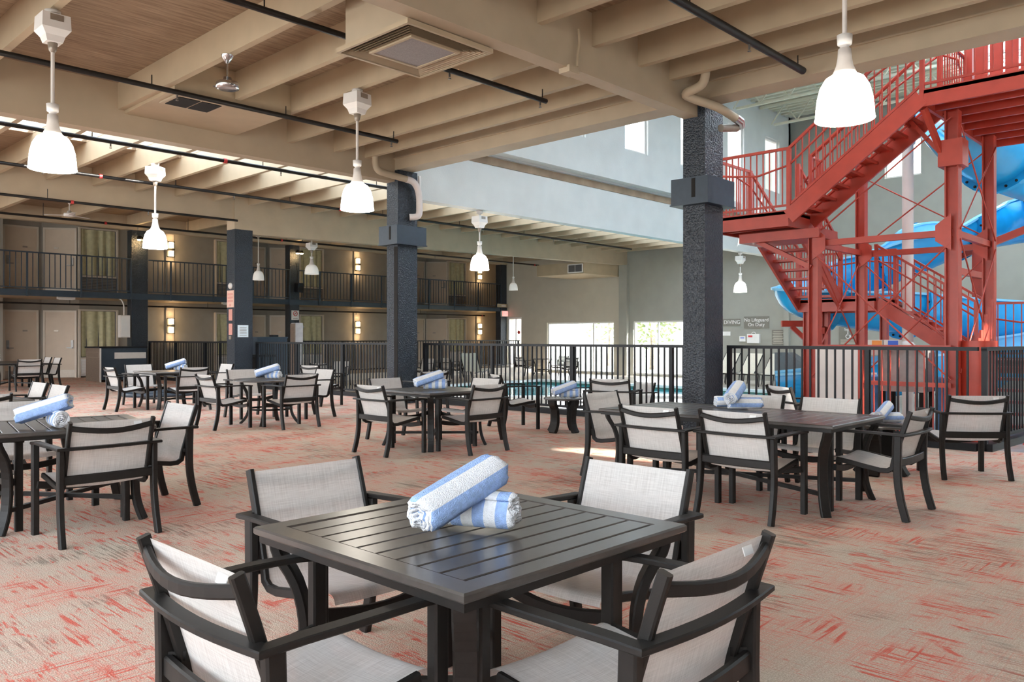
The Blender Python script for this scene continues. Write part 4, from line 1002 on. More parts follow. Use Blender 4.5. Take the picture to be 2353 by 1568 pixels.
# ------------------------------------------------------------------ rolled towels
def towel_mesh(R, L, turns, mode, seed):
    rnd = random.Random(seed); seg = 26; n = int(turns * seg); b = MB()
    r0 = 0.010; pitch = (R - r0) / turns; th = pitch * 0.80
    bands = 3.4
    ns = 14
    def prof(i, x, inner):
        a = 2 * PI * i / seg; r = r0 + pitch * i / seg
        rr = r - (th if inner else 0)
        rr = max(rr, 0.003)
        wob = 1 + 0.04 * math.sin(a * 2 + seed) + 0.025 * math.sin(a * 3.1 + x * 9 + seed)
        # ends round off a little and stagger per layer
        return (rr * wob * math.cos(a), rr * wob * math.sin(a) * (0.95))
    xs = [-L / 2 + L * k / ns for k in range(ns + 1)]
    def xo(k, i):
        j = 0.008 * math.sin(i * 0.7 + seed) + 0.005 * math.sin(i * 1.9)
        if k == 0: return xs[0] + j + 0.010 * (i / n)
        if k == ns: return xs[-1] + j - 0.010 * (i / n)
        return xs[k]
    idx = {}
    vs_ = []
    for side in (0, 1):
        for i in range(n + 1):
            for k in range(ns + 1):
                y, z = prof(i, xs[k], side == 1)
                sh = 0.92 if k in (0, ns) else 1.0
                idx[(side, i, k)] = len(vs_); vs_.append((xo(k, i), y * (sh if i > n - seg else 1), z * (sh if i > n - seg else 1)))
    base = b.add(vs_, [])
    def mi(i, k, ):
        if mode == 'along': return 1 if (i / seg * bands) % 1.0 < 0.5 else 0
        return 1 if ((k + 1) // 2) % 2 == 0 else 0
    def face(q, m): b.f.append([base + idx[x] for x in q]); b.m.append(m); b.sm.append(True)
    for i in range(n):
        for k in range(ns):
            m = mi(i, k)
            face([(0, i, k), (0, i, k + 1), (0, i + 1, k + 1), (0, i + 1, k)], m)
            face([(1, i, k), (1, i + 1, k), (1, i + 1, k + 1), (1, i, k + 1)], m)
        face([(0, i, 0), (0, i + 1, 0), (1, i + 1, 0), (1, i, 0)], 0)
        face([(0, i, ns), (1, i, ns), (1, i + 1, ns), (0, i + 1, ns)], 0)
    for k in range(ns):
        face([(0, n, k), (0, n, k + 1), (1, n, k + 1), (1, n, k)], mi(n, k))
        face([(0, 0, k), (1, 0, k), (1, 0, k + 1), (0, 0, k + 1)], mi(0, k))
    return b.mesh('rolled_towel', [M['towel_w'], M['towel_b']])
tw = {('along', 0): towel_mesh(0.070, 0.38, 4.0, 'along', 1.0), ('ring', 0): towel_mesh(0.066, 0.29, 4.2, 'ring', 2.3), ('along', 1): towel_mesh(0.060, 0.31, 4.0, 'along', 4.1)}
def towel(x, y, z, heading, pitch, roll, kind, label):
    o = mkobj('rolled_towel', tw[kind], None, (x, y, z))
    o.rotation_euler = (Matrix.Rotation(math.radians(heading), 3, 'Z') @ Matrix.Rotation(math.radians(-pitch), 3, 'Y') @ Matrix.Rotation(math.radians(roll), 3, 'X')).to_euler()
    tag(o, label, 'towel', 'blue and white rolled towels'); return o
RIGHT = math.degrees(math.atan2(-0.7246, 0.6892))
def pair(x, y, h, hu, hl, nm, up=('along', 0), lo=('ring', 0)):
    """lower towel flat at (x,y); the upper one leans over it, its other end on the table"""
    towel(x, y, h + 0.066, hl, 0, 60, lo, 'lower rolled towel flat on %s' % nm)
    a = math.radians(hu)
    towel(x - 0.085 * math.cos(a), y - 0.085 * math.sin(a), h + 0.137, hu, 18, 215, up, 'upper rolled towel leaning across another on %s' % nm)
pair(1.895, 1.965, 0.70, RIGHT + 46, RIGHT - 20, 'the nearest table')
pair(1.93, 6.36, 0.70, RIGHT + 12, RIGHT - 50, 'the left edge slatted table')
pair(6.60, 7.60, 0.70, RIGHT + 20, RIGHT + 2, 'the centre table')
pair(6.52, 11.36, 0.70, RIGHT + 15, RIGHT - 25, 'the round table')
pair(6.86, 15.42, 0.70, RIGHT + 15, RIGHT - 25, 'the square table before the cabinet')
pair(5.86, 24.12, 0.70, RIGHT + 15, RIGHT - 30, 'the far left long table')
pair(8.86, 7.30, 0.49, RIGHT + 22, RIGHT + 2, 'the side table by the fence')
pair(8.34, 2.80, 0.49, RIGHT + 48, RIGHT + 2, 'the side table beyond the long table', ('along', 1), ('along', 1))
towel(6.80, 3.66, 0.760, RIGHT + 2, 0, 30, ('along', 1), 'farther of two lower rolled towels on the long table')
towel(6.68, 3.46, 0.760, RIGHT - 3, 0, 80, ('along', 1), 'nearer of two lower rolled towels on the long table')
towel(6.64, 3.54, 0.855, RIGHT + 62, 15, 190, ('along', 0), 'top rolled towel lying across two others on the long table')

# ================================================================== RED SLIDE TOWER
tw_ = empty('slide_tower', (13.5, 3.56, DK)); tag(tw_, 'red steel water slide tower with zigzag stairs', 'slide tower')
TO = Vector((13.5, 3.56, DK)); R_ = M['red']
def tl_(p): return tuple(Vector(p) - TO)
def tbox(name, x0, x1, y0, y1, z0, z1, parent=tw_, m=R_):
    return B(x0 - TO.x, x1 - TO.x, y0 - TO.y, y1 - TO.y, z0 - TO.z, z1 - TO.z).build(name, m, parent)
def tbar(name, p0, p1, w, h, up=(0, 0, 1), parent=tw_, m=R_):
    return MB().bar([tl_(p0), tl_(p1)], w, h, up).build(name, m, parent)
XA, XB, YA_, YB = 13.5, 15.63, 3.56, 5.70
def hpost(x, y, z1, w=0.19):
    b = MB(); x -= TO.x; y -= TO.y; h = z1 - TO.z
    b.box(x - w / 2, x + w / 2, y - w / 2, y - w / 2 + 0.02, 0, h); b.box(x - w / 2, x + w / 2, y + w / 2 - 0.02, y + w / 2, 0, h); b.box(x - 0.012, x + 0.012, y - w / 2 + 0.02, y + w / 2 - 0.02, 0, h)
    b.box(x - w / 2 - 0.06, x + w / 2 + 0.06, y - w / 2 - 0.06, y + w / 2 + 0.06, 0, 0.03)
    return b.build('post', R_, tw_)
for (x, y, z1, w) in ((XA, YB, 3.20, 0.17), (XB, YB, 4.80, 0.17), (XA, YA_, 4.80, 0.19), (XB, YA_, 4.80, 0.18)): hpost(x, y, z1, w)
for z in (2.95,):
    tbar('ring_beam', (XA, YA_, z), (XA, YB, z), 0.08, 0.10); tbar('ring_beam', (XB, YA_, z - 0.03), (XB, YB, z - 0.03), 0.08, 0.10)
    tbar('ring_beam', (XA, YB, z), (XB, YB, z), 0.08, 0.10); tbar('ring_beam', (XA, YA_, z), (XB, YA_, z), 0.08, 0.10)
# gusset plates and tie rods
for (x, y) in ((XA, YA_), (XA, YB), (XB, YB), (XB, YA_)):
    g = MB(); cx_, cy_ = x - TO.x, y - TO.y; s = 1 if y < 4.5 else -1
    g.prism([(-0.02, 0.0), (0.02, 0.0), (0.02, 0.01), (-0.02, 0.01)], 0, 0.01)
    g = MB(); z = 2.95 - TO.z
    g.add([(cx_ - 0.11, cy_, z - 0.28), (cx_ - 0.11, cy_ + s * 0.22, z - 0.12), (cx_ - 0.11, cy_ + s * 0.22, z + 0.12), (cx_ - 0.11, cy_, z + 0.28), (cx_ - 0.09, cy_, z - 0.28), (cx_ - 0.09, cy_ + s * 0.22, z - 0.12), (cx_ - 0.09, cy_ + s * 0.22, z + 0.12), (cx_ - 0.09, cy_, z + 0.28)],
          [(0, 1, 2, 3), (7, 6, 5, 4), (0, 4, 5, 1), (1, 5, 6, 2), (2, 6, 7, 3), (3, 7, 4, 0)]); g.build('gusset', R_, tw_)
def rod(p0, p1): MB().tube([tl_(p0), tl_(p1)], 0.013, 6).build('tie_rod', R_, tw_)
rod((XA - 0.1, YA_, 4.7), (XA - 0.1, YB, 3.05)) ; rod((XA - 0.1, YB, 2.8), (XA - 0.1, YA_, 0.7)); rod((XA - 0.1, YA_, 2.8), (XA - 0.1, YB, 0.7))
rod((XB, YA_, 4.6), (XB, YB, 3.05)); rod((XB, YA_, 3.05), (XB, YB, 4.4)); rod((XB, YA_, 2.8), (XB, YB, 0.6)); rod((XB, YB, 2.8), (XB, YA_, 0.6))
rod((XA, YA_ - 0.1, 4.6), (XB, YA_ - 0.1, 3.0)); rod((XB, YA_ - 0.1, 4.6), (XA, YA_ - 0.1, 3.0)); rod((XA, YA_ - 0.1, 2.85), (XB, YA_ - 0.1, 0.8)); rod((XB, YA_ - 0.1, 2.85), (XA, YA_ - 0.1, 0.8))
rod((XA, YB, 2.85), (XB, YB, 1.0)); rod((XB, YB, 2.85), (XA, YB, 1.0))
# capital and brackets under the upper platform
tbox('capital', XA - 0.16, XA + 0.16, YA_ - 0.17, YA_ + 0.17, 3.95, 4.35)
tbar('knee_brace', (XA - 0.05, YA_ + 0.12, 4.10), (XA - 0.55, YA_ + 0.25, 4.78), 0.06, 0.10)
tbar('knee_brace', (XA, YA_ + 0.1, 4.10), (XA, YA_ + 0.62, 4.78), 0.06, 0.10, (1, 0, 0))
# platforms
ZP, ZL, ZM, ZB = 5.04, 3.47, 2.12, 0.95
def platform(x0, x1, y0, y1, z, dep=0.22):
    p = tbox('platform', x0, x1, y0, y1, z - 0.05, z)
    for (a, b_, c, d) in ((x0, x0 + 0.05, y0, y1), (x1 - 0.05, x1, y0, y1), (x0 + 0.05, x1 - 0.05, y0, y0 + 0.05), (x0 + 0.05, x1 - 0.05, y1 - 0.05, y1)):
        tbox('channel', a, b_, c, d, z - dep, z + 0.02, p)
    n = max(1, int((x1 - x0) / 0.6))
    for k in range(1, n + 1):
        xx = x0 + (x1 - x0) * k / (n + 1); tbox('cross_beam', xx - 0.03, xx + 0.03, y0 + 0.05, y1 - 0.05, z - dep + 0.03, z - 0.05, p)
    return p
platform(12.9, 16.6, 0.4, 3.83, ZP, 0.24)
platform(12.9, 14.3, 5.9, 7.32, ZL, 0.25)
platform(16.3, 17.55, 5.7, 7.25, ZM, 0.24)
platform(15.45, 17.45, 2.6, 3.95, ZB, 0.20)
# landing supports
tbox('bearer', 13.3, 14.1, 5.55, 7.0, 3.04, 3.20); tbar('knee_brace', (XA, YB + 0.05, 2.55), (XA, 6.75, 3.08), 0.08, 0.12, (1, 0, 0))
hpost(16.45, 7.1, 1.9, 0.14); hpost(17.4, 7.1, 1.9, 0.14); hpost(17.3, 5.85, 1.9, 0.14); hpost(16.0, 2.65, 0.75, 0.14); hpost(17.3, 2.65, 0.75, 0.14)
def flight(axis, c0, c1, s0, z0, s1, z1, nt):
    """stair between (s0,z0) and (s1,z1) along axis; c0,c1 = stringer positions"""
    fl = empty('stair_flight'); fl.parent = tw_
    def pt(c, s, z): return tl_((c, s, z) if axis == 'Y' else (s, c, z))
    for c in (c0, c1):
        MB().bar([pt(c, s0, z0 - 0.10), pt(c, s1, z1 - 0.10)], 0.05, 0.25, (0, 0, 1)).build('stringer', R_, fl)
    a, b_ = min(c0, c1), max(c0, c1); run = (s1 - s0) / nt
    for k in range(nt):
        sa = s0 + run * (k + 0.5); z = z0 + (z1 - z0) * (k + 0.5) / nt; t = MB(); dw = abs(run) * 0.5
        lo = [pt(a + 0.02, sa - dw, z - 0.045), pt(b_ - 0.02, sa + dw, z - 0.045)]
        x0, x1 = sorted((lo[0][0], lo[1][0])); y0, y1 = sorted((lo[0][1], lo[1][1]))
        t.box(x0, x1, y0, y1, lo[0][2] + 0.03, lo[0][2] + 0.045)
        if axis == 'Y': t.box(x0, x1, y0, y0 + 0.03, lo[0][2], lo[0][2] + 0.03); t.box(x0, x1, y1 - 0.03, y1, lo[0][2], lo[0][2] + 0.03)
        else: t.box(x0, x0 + 0.03, y0, y1, lo[0][2], lo[0][2] + 0.03); t.box(x1 - 0.03, x1, y0, y1, lo[0][2], lo[0][2] + 0.03)
        t.build('tread', R_, fl)
    return fl
flight('Y', 12.92, 13.80, 5.9, ZL, 3.83, ZP, 9)
flight('X', 6.35, 7.22, 16.3, ZM, 14.3, ZL, 8)
flight('Y', 16.42, 17.42, 3.95, ZB, 5.7, ZM, 7)
flight('X', 2.70, 3.40, 13.95, DK, 15.45, ZB, 7)
def guard(pts, h=1.05, step=0.115, mid=True):
    g = empty('guard_rail'); g.parent = tw_
    up = [tl_((x, y, z + h)) for x, y, z in pts]; lo = [tl_((x, y, z + 0.10)) for x, y, z in pts]
    MB().bar(up, 0.045, 0.045).build('top_rail', R_, g); MB().bar(lo, 0.03, 0.035).build('bottom_rail', R_, g)
    if mid: MB().tube(bz([tl_((x, y, z + h - 0.28)) for x, y, z in pts], 3), 0.018, 6).build('hand_rail', R_, g)
    for p in pts: tp = tl_(p); B(-0.032, 0.032, -0.032, 0.032, -0.12, h + 0.02).build('rail_post', R_, g, tp)
    for i in range(len(pts) - 1):
        a, b_ = Vector(pts[i]), Vector(pts[i + 1]); L = math.hypot(b_.x - a.x, b_.y - a.y); n = max(1, int(L / step))
        for k in range(1, n):
            p = a.lerp(b_, k / n); mkobj('baluster', bal_r, g, tl_(p))
    return g
bal_r = B(-0.009, 0.009, -0.009, 0.009, 0.10, 1.04).mesh('baluster', R_)
guard([(12.93, 7.28, ZL), (12.93, 5.9, ZL), (12.93, 3.83, ZP), (12.93, 0.45, ZP)])
guard([(12.93, 7.28, ZL), (14.27, 7.28, ZL), (16.3, 7.22, ZM), (17.5, 7.22, ZM), (17.5, 5.7, ZM), (17.42, 3.95, ZB), (17.42, 2.66, ZB)], 1.05, 0.125)
guard([(14.27, 5.93, ZL), (13.80, 5.9, ZL), (13.80, 3.83, ZP), (16.5, 3.80, ZP), (16.5, 0.45, ZP)], 1.05, 0.125)
guard([(14.3, 6.35, ZL), (16.3, 6.35, ZM)], 1.05, 0.125); guard([(16.42, 5.7, ZM), (16.42, 3.95, ZB)], 1.05, 0.125)
guard([(17.4, 2.66, ZB), (15.45, 2.66, ZB), (13.95, 2.66, DK)], 1.05, 0.14)
# start enclosure on the upper platform
for k in range(9): tbox('enclosure_board', 15.1, 15.14, 1.7 + 0.22 * k, 1.89 + 0.22 * k, ZP, ZP + 1.75)
tbox('enclosure_post', 15.05, 15.2, 1.55, 1.68, ZP, ZP + 2.1); tbox('enclosure_post', 15.05, 15.2, 3.68, 3.8, ZP, ZP + 2.1)
tbox('rules_board', 15.0, 15.03, 0.45, 1.45, ZP + 0.9, ZP + 1.9, m=M['pinkwhite'])
# red fence round the machinery below, with a white panel
gm = empty('machinery_screen'); gm.parent = tw_
tbar('top_rail', (XA - 0.1, YB, 1.20), (XA - 0.1, YA_, 1.20), 0.05, 0.06, parent=gm); tbar('bottom_rail', (XA - 0.1, YB, -0.1), (XA - 0.1, YA_, -0.1), 0.04, 0.05, parent=gm); tbar('mid_rail', (XA - 0.1, YB, 0.62), (XA - 0.1, YA_, 0.62), 0.03, 0.07, parent=gm)
br = B(-0.009, 0.009, -0.009, 0.009, 0, 1.28).mesh('baluster', R_)
for k in range(1, 17): mkobj('baluster', br, gm, tl_((XA - 0.1, YB - (YB - YA_) * k / 17, -0.1)))
tbox('white_panel', XA - 0.17, XA - 0.14, 4.92, 5.62, 0.34, 1.16, gm, M['pinkwhite'])
tbox('panel_post', XA - 0.16, XA - 0.08, 4.84, 4.92, DK, 1.2, gm)
# red curved screen by the stair foot
b = MB(); vs_ = []
for k in range(9):
    a = PI * 0.55 + k * PI * 0.9 / 8; vs_ += [(0.28 * math.cos(a), 0.28 * math.sin(a), 0), (0.28 * math.cos(a), 0.28 * math.sin(a), 1.55)]
b.add(vs_, [(2 * i, 2 * i + 2, 2 * i + 3, 2 * i + 1) for i in range(8)], 0, True); b.add([(x * 0.95, y * 0.95, z) for x, y, z in vs_], [(2 * i, 2 * i + 1, 2 * i + 3, 2 * i + 2) for i in range(8)], 0, True)
b.build('curved_screen', R_, tw_, tl_((13.80, 3.30, DK)))
for k in range(9): tbox('screen_board', 13.98 + 0.155 * k, 14.125 + 0.155 * k, 3.44, 3.47, DK, 0.95 + 0.13 * k)

# pump and tanks
pu = empty('pump_unit', (14.4, 4.5, DK)); tag(pu, 'grey pump housing on legs under the slide tower', 'pump')
B(-0.3, 0.3, -0.35, 0.35, 0.7, 1.35).build('housing', M['pumpgrey'], pu)
for a in (-0.25, 0.25):
    for c in (-0.3, 0.3): B(a - 0.03, a + 0.03, c - 0.03, c + 0.03, 0, 0.7).build('leg', M['dark'], pu)
b = MB(); b.lathe([(0.17, 0), (0.16, 0.06), (0.11, 0.12), (0, 0.145)], 20); b.build('dome', M['white'], pu, (0.0, 0.02, 1.40)); B(-0.3, 0.3, -0.34, 0.34, 1.35, 1.40).build('tray', M['pumpgrey'], pu)
for i, (x, y, m, lab) in enumerate(((14.25, 4.78, 'orange', 'small carton with orange label on the pump'), (14.25, 4.52, 'bluelabel', 'small carton with blue label on the pump'))):
    c = empty('carton', (x - 0.12, y + 0.12, 1.15)); tag(c, lab, 'carton'); B(-0.08, 0.08, -0.12, 0.12, 0, 0.16).build('box', M['offwhite'], c); B(-0.085, -0.08, -0.11, 0.05, 0.05, 0.15).build('label_print', M[m], c)
for i, (x, y, lab) in enumerate(((15.1, 3.95, 'blue plastic drum under the tower, nearer the stair foot'), (15.0, 5.3, 'blue plastic drum under the tower, behind the white panel'))):
    d = empty('chemical_drum', (x, y, DK)); tag(d, lab, 'drum'); b = MB(); b.lathe([(0, 0), (0.29, 0), (0.3, 0.04), (0.3, 0.3), (0.31, 0.32), (0.3, 0.34), (0.3, 0.6), (0.31, 0.62), (0.3, 0.64), (0.3, 0.88), (0.28, 0.92), (0, 0.92)], 24); b.build('body', M['bluedrum'], d)
    b = MB(); b.lathe([(0.05, 0.92), (0.05, 0.96), (0, 0.96)], 10, (0.15, 0, 0)); b.build('cap', M['white'], d)
# white support pipe
wp = empty('white_pipe', (17.0, 5.3, DK)); tag(wp, 'white vertical support pipe between red posts with elbow on top', 'pipe')
MB().tube([(0, 0, 0), (0, 0, 5.5)], 0.105, 16).build('pipe', M['pinkwhite'], wp)
MB().tube(bz([(0, 0, 5.45), (0.02, -0.03, 5.72), (0.15, -0.2, 5.85), (0.5, -0.6, 5.86)], 6), 0.14, 14).build('elbow', M['white'], wp)
b = MB(); b.bar([(0, 0, 1.35), (-0.5, 0.9, 1.32)], 0.12, 0.16); b.build('arm', M['pinkwhite'], wp)

# ------------------------------------------------------------------ blue water slide
sl = empty('water_slide', (18.3, 8.7, DK)); tag(sl, 'blue winding fibreglass water slide behind the red tower', 'water slide')
SO = Vector((18.3, 8.7, DK))
path = [(16.2, 4.3, 5.35), (17.3, 4.2, 5.0), (18.9, 3.9, 4.75), (21, 3.4, 4.6), (23, 3.2, 4.5), (24.3, 4.2, 4.35), (23.8, 5.4, 4.15), (22, 5.75, 3.85), (20.5, 6.05, 3.4), (19.8, 6.9, 2.95), (19.2, 7.7, 2.6), (18.4, 8.0, 2.35), (18.0, 7.6, 2.2), (18.3, 7.05, 2.05), (19.2, 6.6, 1.95), (20.6, 5.9, 1.85), (22.3, 5.0, 1.7), (24.0, 4.2, 1.45), (24.2, 3.2, 1.2), (22.7, 3.3, 1.0), (21.0, 4.8, 0.75), (19.7, 6.4, 0.45), (18.8, 7.9, 0.15), (18.4, 8.7, 0.05)]
SP = [p - SO for p in bz(path, 6)]
def flume(P, R0, name, arc=215, lip=0.05):
    rings = []; n = len(P); na = 14; raw = []
    for i in range(n):
        t2 = (P[min(i + 1, n - 1)] - P[i]); t1 = (P[i] - P[max(i - 1, 0)])
        raw.append(t1.cross(t2).z / max(1e-6, t1.length * max(t2.length, 1e-6)) if 0 < i < n - 1 else 0.0)
    bank = [max(-0.45, min(0.45, 2.2 * sum(raw[max(0, i - 8):i + 9]) / len(raw[max(0, i - 8):i + 9]))) for i in range(n)]
    for i in range(n):
        t = (P[min(i + 1, n - 1)] - P[max(i - 1, 0)]).normalized(); sd = t.cross(Vector((0, 0, 1))).normalized(); up = sd.cross(t)
        turn = bank[i]
        ring = []
        for k in range(na + 1):
            a = math.radians(-90 - arc / 2 + arc * k / na) - turn
            ring.append((P[i] + up * 0.35 * R0 + sd * math.cos(a) * R0 + up * math.sin(a) * R0, sd * math.cos(a) + up * math.sin(a)))
        rings.append(ring)
    ou = MB(); inn = MB(); lp = MB(); k1 = na + 1
    ov = [p + d * 0.03 for r in rings for p, d in r]; iv = [p for r in rings for p, d in r]
    fs_ = [(i * k1 + k, i * k1 + k + 1, (i + 1) * k1 + k + 1, (i + 1) * k1 + k) for i in range(n - 1) for k in range(na)]
    ou.add(ov, fs_, 0, True); inn.add(iv, [tuple(reversed(q)) for q in fs_], 0, True)
    lp.bar([r[0][0] + r[0][1] * 0.03 for r in rings], 0.12, 0.05); lp.bar([r[-1][0] + r[-1][1] * 0.03 for r in rings], 0.12, 0.05)
    ou.build('flume_shell', M['slide'], sl); inn.build('flume_channel', M['slide_in'], sl); lp.build('lip', M['slide_in'], sl)
    # bolted joint flanges
    bolt = MB().lathe([(0, 0.02), (0.028, 0.02), (0.028, 0)], 6).mesh('bolt', M['dark'])
    for i in range(10, n - 3, 11):
        t = (P[i + 1] - P[i - 1]).normalized(); f = MB(); r = rings[i]; vs_ = []
        for p, d in r: vs_ += [p + d * 0.03 - t * 0.06, p + d * 0.17 - t * 0.06, p + d * 0.17 + t * 0.06, p + d * 0.03 + t * 0.06]
        fl = []
        for k in range(na):
            for q in range(4): fl.append((4 * k + q, 4 * k + (q + 1) % 4, 4 * k + 4 + (q + 1) % 4, 4 * k + 4 + q))
        f.add(vs_, fl); fo = f.build('joint_flange', M['slide'], sl)
        for k in range(1, na):
            p, d = r[k]
            for s in (-1, 1):
                o = mkobj('bolt', bolt, fo, p + d * 0.10 + t * 0.06 * s); o.rotation_euler = (t * s).to_track_quat('Z', 'Y').to_euler()
flume(SP, 0.66, 'main')
# red arms and posts carrying the slide
sb = empty('slide_support', (18.4, 7.6, DK)); tag(sb, 'red steel arms carrying the low bend of the slide', 'support frame')
b = MB(); b.bar([(0, 0, 0), (0, 0, 1.95)], 0.18, 0.18); b.build('post', R_, sb)
b = MB(); b.bar([(0, 0, 1.92), (-0.6, 0.7, 1.92)], 0.10, 0.14); b.bar([(0, 0, 1.92), (-1.2, -0.5, 1.75)], 0.10, 0.14); b.bar([(0, 0, 1.2), (-0.5, 0.5, 1.85)], 0.08, 0.1); b.build('arm', R_, sb)
sb2 = empty('slide_support', (21.4, 5.1, DK)); tag(sb2, 'red steel post and arms carrying the upper slide', 'support frame')
b = MB(); b.bar([(0, 0, 0), (0, 0, 4.0)], 0.22, 0.22); b.build('post', R_, sb2)
b = MB(); b.bar([(0, 0.7, 3.45), (0, -1.7, 4.35)], 0.12, 0.16); b.bar([(0, 0.4, 1.55), (0, -1.6, 1.0)], 0.12, 0.14); b.bar([(-2.0, -0.1, 3.05), (0.4, -0.1, 3.05)], 0.1, 0.14); b.build('arm', R_, sb2)

# ------------------------------------------------------------------ signs on the pool wall
def wsign(y0, y1, z0, z1, label, name='wall_sign', m='signtaupe', xx=XE - 0.025):
    r = empty(name, (xx, (y0 + y1) / 2, z0)); tag(r, label, 'sign', 'taupe pool rule signs' if name == 'wall_sign' else None)
    hw = abs(y1 - y0) / 2
    B(0, 0.025, -hw, hw, 0, z1 - z0).build('board', M[m], r); return r, hw, z1 - z0
TR = (PI / 2, 0, -PI / 2)
r, hw, h = wsign(14.69, 15.74, 1.80, 2.06, 'taupe sign reading NO DIVING partly behind the near column')
text_obj('lettering', 'NO DIVING', 0.205, M['white'], r, (-0.008, 0.0, h / 2), TR)
r, hw, h = wsign(13.53, 14.53, 1.69, 2.14, 'taupe sign reading No Lifeguard On Duty')
text_obj('lettering', 'No Lifeguard\nOn Duty', 0.185, M['white'], r, (-0.008, 0.0, h / 2), TR)
r, hw, h = wsign(12.94, 13.42, 1.08, 1.63, 'small-print taupe rules sign right of the first aid box')
for i in range(8): B(-0.006, 0, -hw * (0.85 - 0.1 * (i % 3)), hw * (0.85 - 0.12 * (i % 2)), 0.05 + 0.06 * i, 0.075 + 0.06 * i).build('print_line', M['greige'], r)
for (y0, y1, lab, tx) in ((11.70, 12.26, 'taupe accessible sign half hidden by the left red post', 'Pool Lift'), (10.34, 10.97, 'taupe accessible sign between two red posts', 'Spa Lift')):
    r, hw, h = wsign(y0, y1, 1.10, 1.72, lab)
    text_obj('lettering', 'Pool' if 'hidden' in lab else 'Spa', 0.11, M['white'], r, (-0.008, 0.05, h - 0.09), TR)
    b = MB(); b.lathe([(0.055, 0), (0.08, 0), (0.08, 0.006), (0.055, 0.006)], 20); b.bar([(0.0, 0.02, 0.003), (0.0, 0.15, 0.003)], 0.03, 0.006); b.bar([(0, 0.05, 0.003), (0.08, 0.05, 0.003), (0.10, -0.04, 0.003)], 0.025, 0.006); b.lathe([(0, 0), (0.025, 0), (0.025, 0.006), (0, 0.006)], 12, (0, 0.185, 0))
    o = b.build('wheelchair_symbol', M['white'], r, (-0.008, 0, h * 0.46)); o.rotation_euler = (PI / 2, 0, -PI / 2)
    for i in range(4): B(-0.006, 0, -hw * 0.8, hw * 0.8, 0.03 + 0.042 * i, 0.05 + 0.042 * i).build('print_line', M['greige'], r)
fa = empty('first_aid_box', (XE - 0.12, 14.12, 1.14)); tag(fa, 'white first aid box with red label and handle on pool wall', 'first aid box')
B(0, 0.12, -0.24, 0.24, 0, 0.34).build('case', M['white'], fa); B(-0.004, 0, 0.02, 0.19, 0.22, 0.29).build('red_label', M['redsign'], fa); MB().tube(bz([(0.06, 0.08, 0.34), (0.06, 0.05, 0.40), (0.06, -0.05, 0.40), (0.06, -0.08, 0.34)], 4), 0.012, 6).build('handle', M['offwhite'], fa)
wb = empty('phone_box', (XE - 0.10, 14.56, 1.20)); tag(wb, 'small white wall phone box left of the first aid box', 'phone box')
B(0, 0.10, -0.12, 0.12, 0, 0.20).build('case', M['white'], wb); B(-0.004, 0, -0.08, 0.08, 0.12, 0.15).build('label_print', M['bluelabel'], wb)
wc = plate('wall_card', XE - 0.012, XE, 15.1, 15.5, 1.42, 1.58, 'white', 'blank white card on pool wall under the NO DIVING sign', 'card')

# ------------------------------------------------------------------ loungers and pool things
def make_lounger():
    t = empty('pool_lounger'); f = M['black_metal']
    for s in (-0.3, 0.3):
        MB().tube(bz([(s, -0.9, 0.42), (s, -0.2, 0.36), (s, 0.3, 0.38), (s, 0.95, 0.36)], 4), 0.018, 6).build('side_rail', f, t)
        MB().tube([(s, 0.25, 0.38), (s, 0.75, 1.05)], 0.018, 6).build('back_post', f, t)
        for y in (-0.75, 0.0, 0.7): MB().tube([(s, y, 0.38), (s, y - 0.05, 0)], 0.016, 6).build('leg', f, t)
    b = MB(); b.bar([(0, -0.9, 0.43), (0, -0.2, 0.375), (0, 0.25, 0.39)], 0.58, 0.015); b.build('seat_sling', M['lounger'], t)
    b = MB(); b.bar([(0, 0.25, 0.39), (0, 0.75, 1.05)], 0.58, 0.015); b.build('back_sling', M['lounger'], t)
    return t
lg = make_lounger(); lg.location = (25.0, 13.9, DK); lg.rotation_euler = (0, 0, math.radians(-100)); tag(lg, 'pale pool lounger under the NO DIVING sign', 'lounger', 'pool loungers')
dup(lg, (25.0, 13.05, DK), math.radians(-100), 'pale pool lounger under the No Lifeguard sign'); dup(lg, (25.0, 12.2, DK), math.radians(-100), 'pale pool lounger next to the dark pool lift')
dup(lg, (20.0, 20.9, DK), math.radians(120), 'pool lounger in glare left of the near column')
pl_ = empty('pool_lift', (22.9, 10.15, DK)); tag(pl_, 'dark grey wedge-shaped pool lift with small label', 'pool lift')
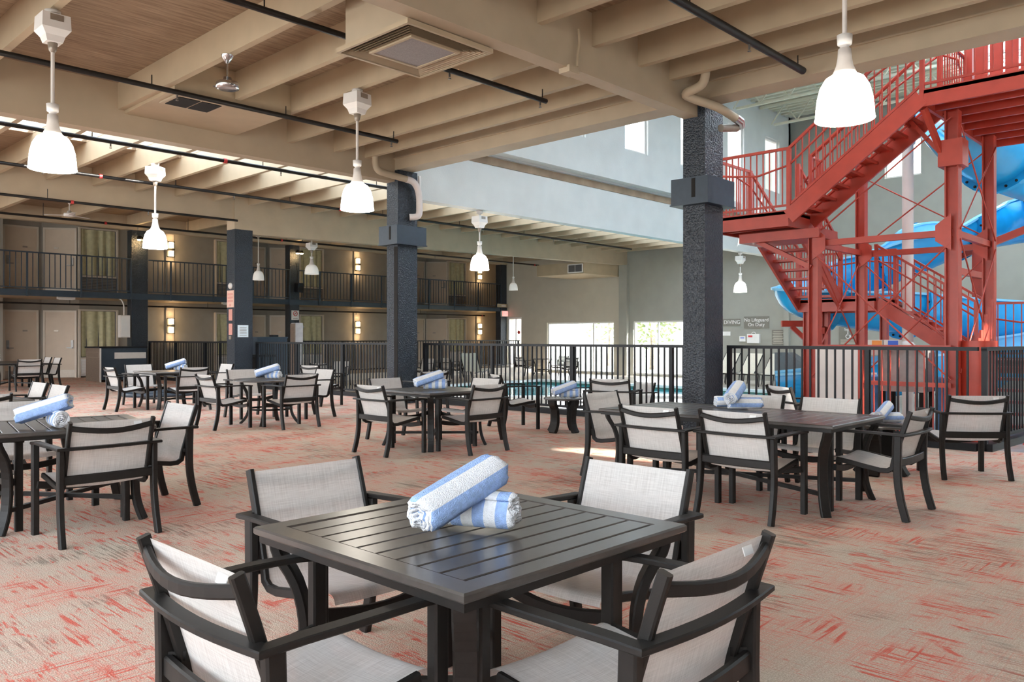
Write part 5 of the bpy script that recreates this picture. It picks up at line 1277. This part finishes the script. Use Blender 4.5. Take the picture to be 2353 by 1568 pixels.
b = MB(); b.add([(0, -0.25, 0), (0, 0.75, 0), (0.5, 0.75, 0), (0.5, -0.25, 0), (0, -0.25, 0.75), (0, 0.35, 1.15), (0, 0.75, 1.15), (0.5, -0.25, 0.75), (0.5, 0.35, 1.15), (0.5, 0.75, 1.15)], [(0, 4, 5, 6, 1), (3, 2, 9, 8, 7), (0, 3, 7, 4), (4, 7, 8, 5), (5, 8, 9, 6), (6, 9, 2, 1), (0, 1, 2, 3)]); b.build('case', M['grey_plastic'], pl_)
B(-0.006, 0, 0.2, 0.38, 0.45, 0.60).build('label_print', M['white'], pl_)
cb = empty('control_box', (23.6, 9.6, DK)); tag(cb, 'dark control box with white label beside the pool lift', 'control box')
B(0, 0.4, -0.3, 0.3, 0.55, 1.05).build('case', M['grey_plastic'], cb); B(0.15, 0.25, -0.05, 0.05, 0, 0.55).build('stand', M['black_metal'], cb); B(-0.006, 0, -0.15, 0.05, 0.78, 0.95).build('label_print', M['white'], cb)

# ------------------------------------------------------------------ outside
struct(B(XE + 0.4, 90, -40, 80, DK - 0.2, DK - 0.1).build('floor_outside', M['grass']))
def tree(x, y, h, r, seed, label):
    rnd = random.Random(seed); t = empty('tree', (x, y, DK - 0.1)); tag(t, label, 'tree', 'trees outside the windows')
    MB().tube([(0, 0, 0), (0.05, 0, h * 0.4), (0, 0.05, h * 0.75)], 0.1, 7, radii=[0.14, 0.1, 0.05]).build('trunk', M['trunk'], t)
    b = MB()
    for k in range(260):
        d = Vector((rnd.gauss(0, 1), rnd.gauss(0, 1), rnd.gauss(0, 1))).normalized() * r * rnd.uniform(0.4, 1.0) + Vector((0, 0, h * 0.75)); q = 0.16
        a = Vector((rnd.gauss(0, 1), rnd.gauss(0, 1), rnd.gauss(0, 1))).normalized(); c = a.cross(Vector((0.3, 0.5, 0.8))).normalized()
        b.add([d - a * q, d + c * q * 0.5, d + a * q, d - c * q * 0.5], [(0, 1, 2, 3)])
    b.build('crown', M['leaf'], t)
tree(36, 24, 3.2, 1.5, 3, 'pale bushy tree outside the wide end window'); tree(35, 19.3, 2.9, 1.3, 5, 'pale bushy tree outside the grey wall window'); tree(39, 29, 4, 1.8, 8, 'bare pale tree outside left part of wide window'); tree(37, 20.6, 2.6, 1.1, 11, 'low pale bush outside by the pilaster')
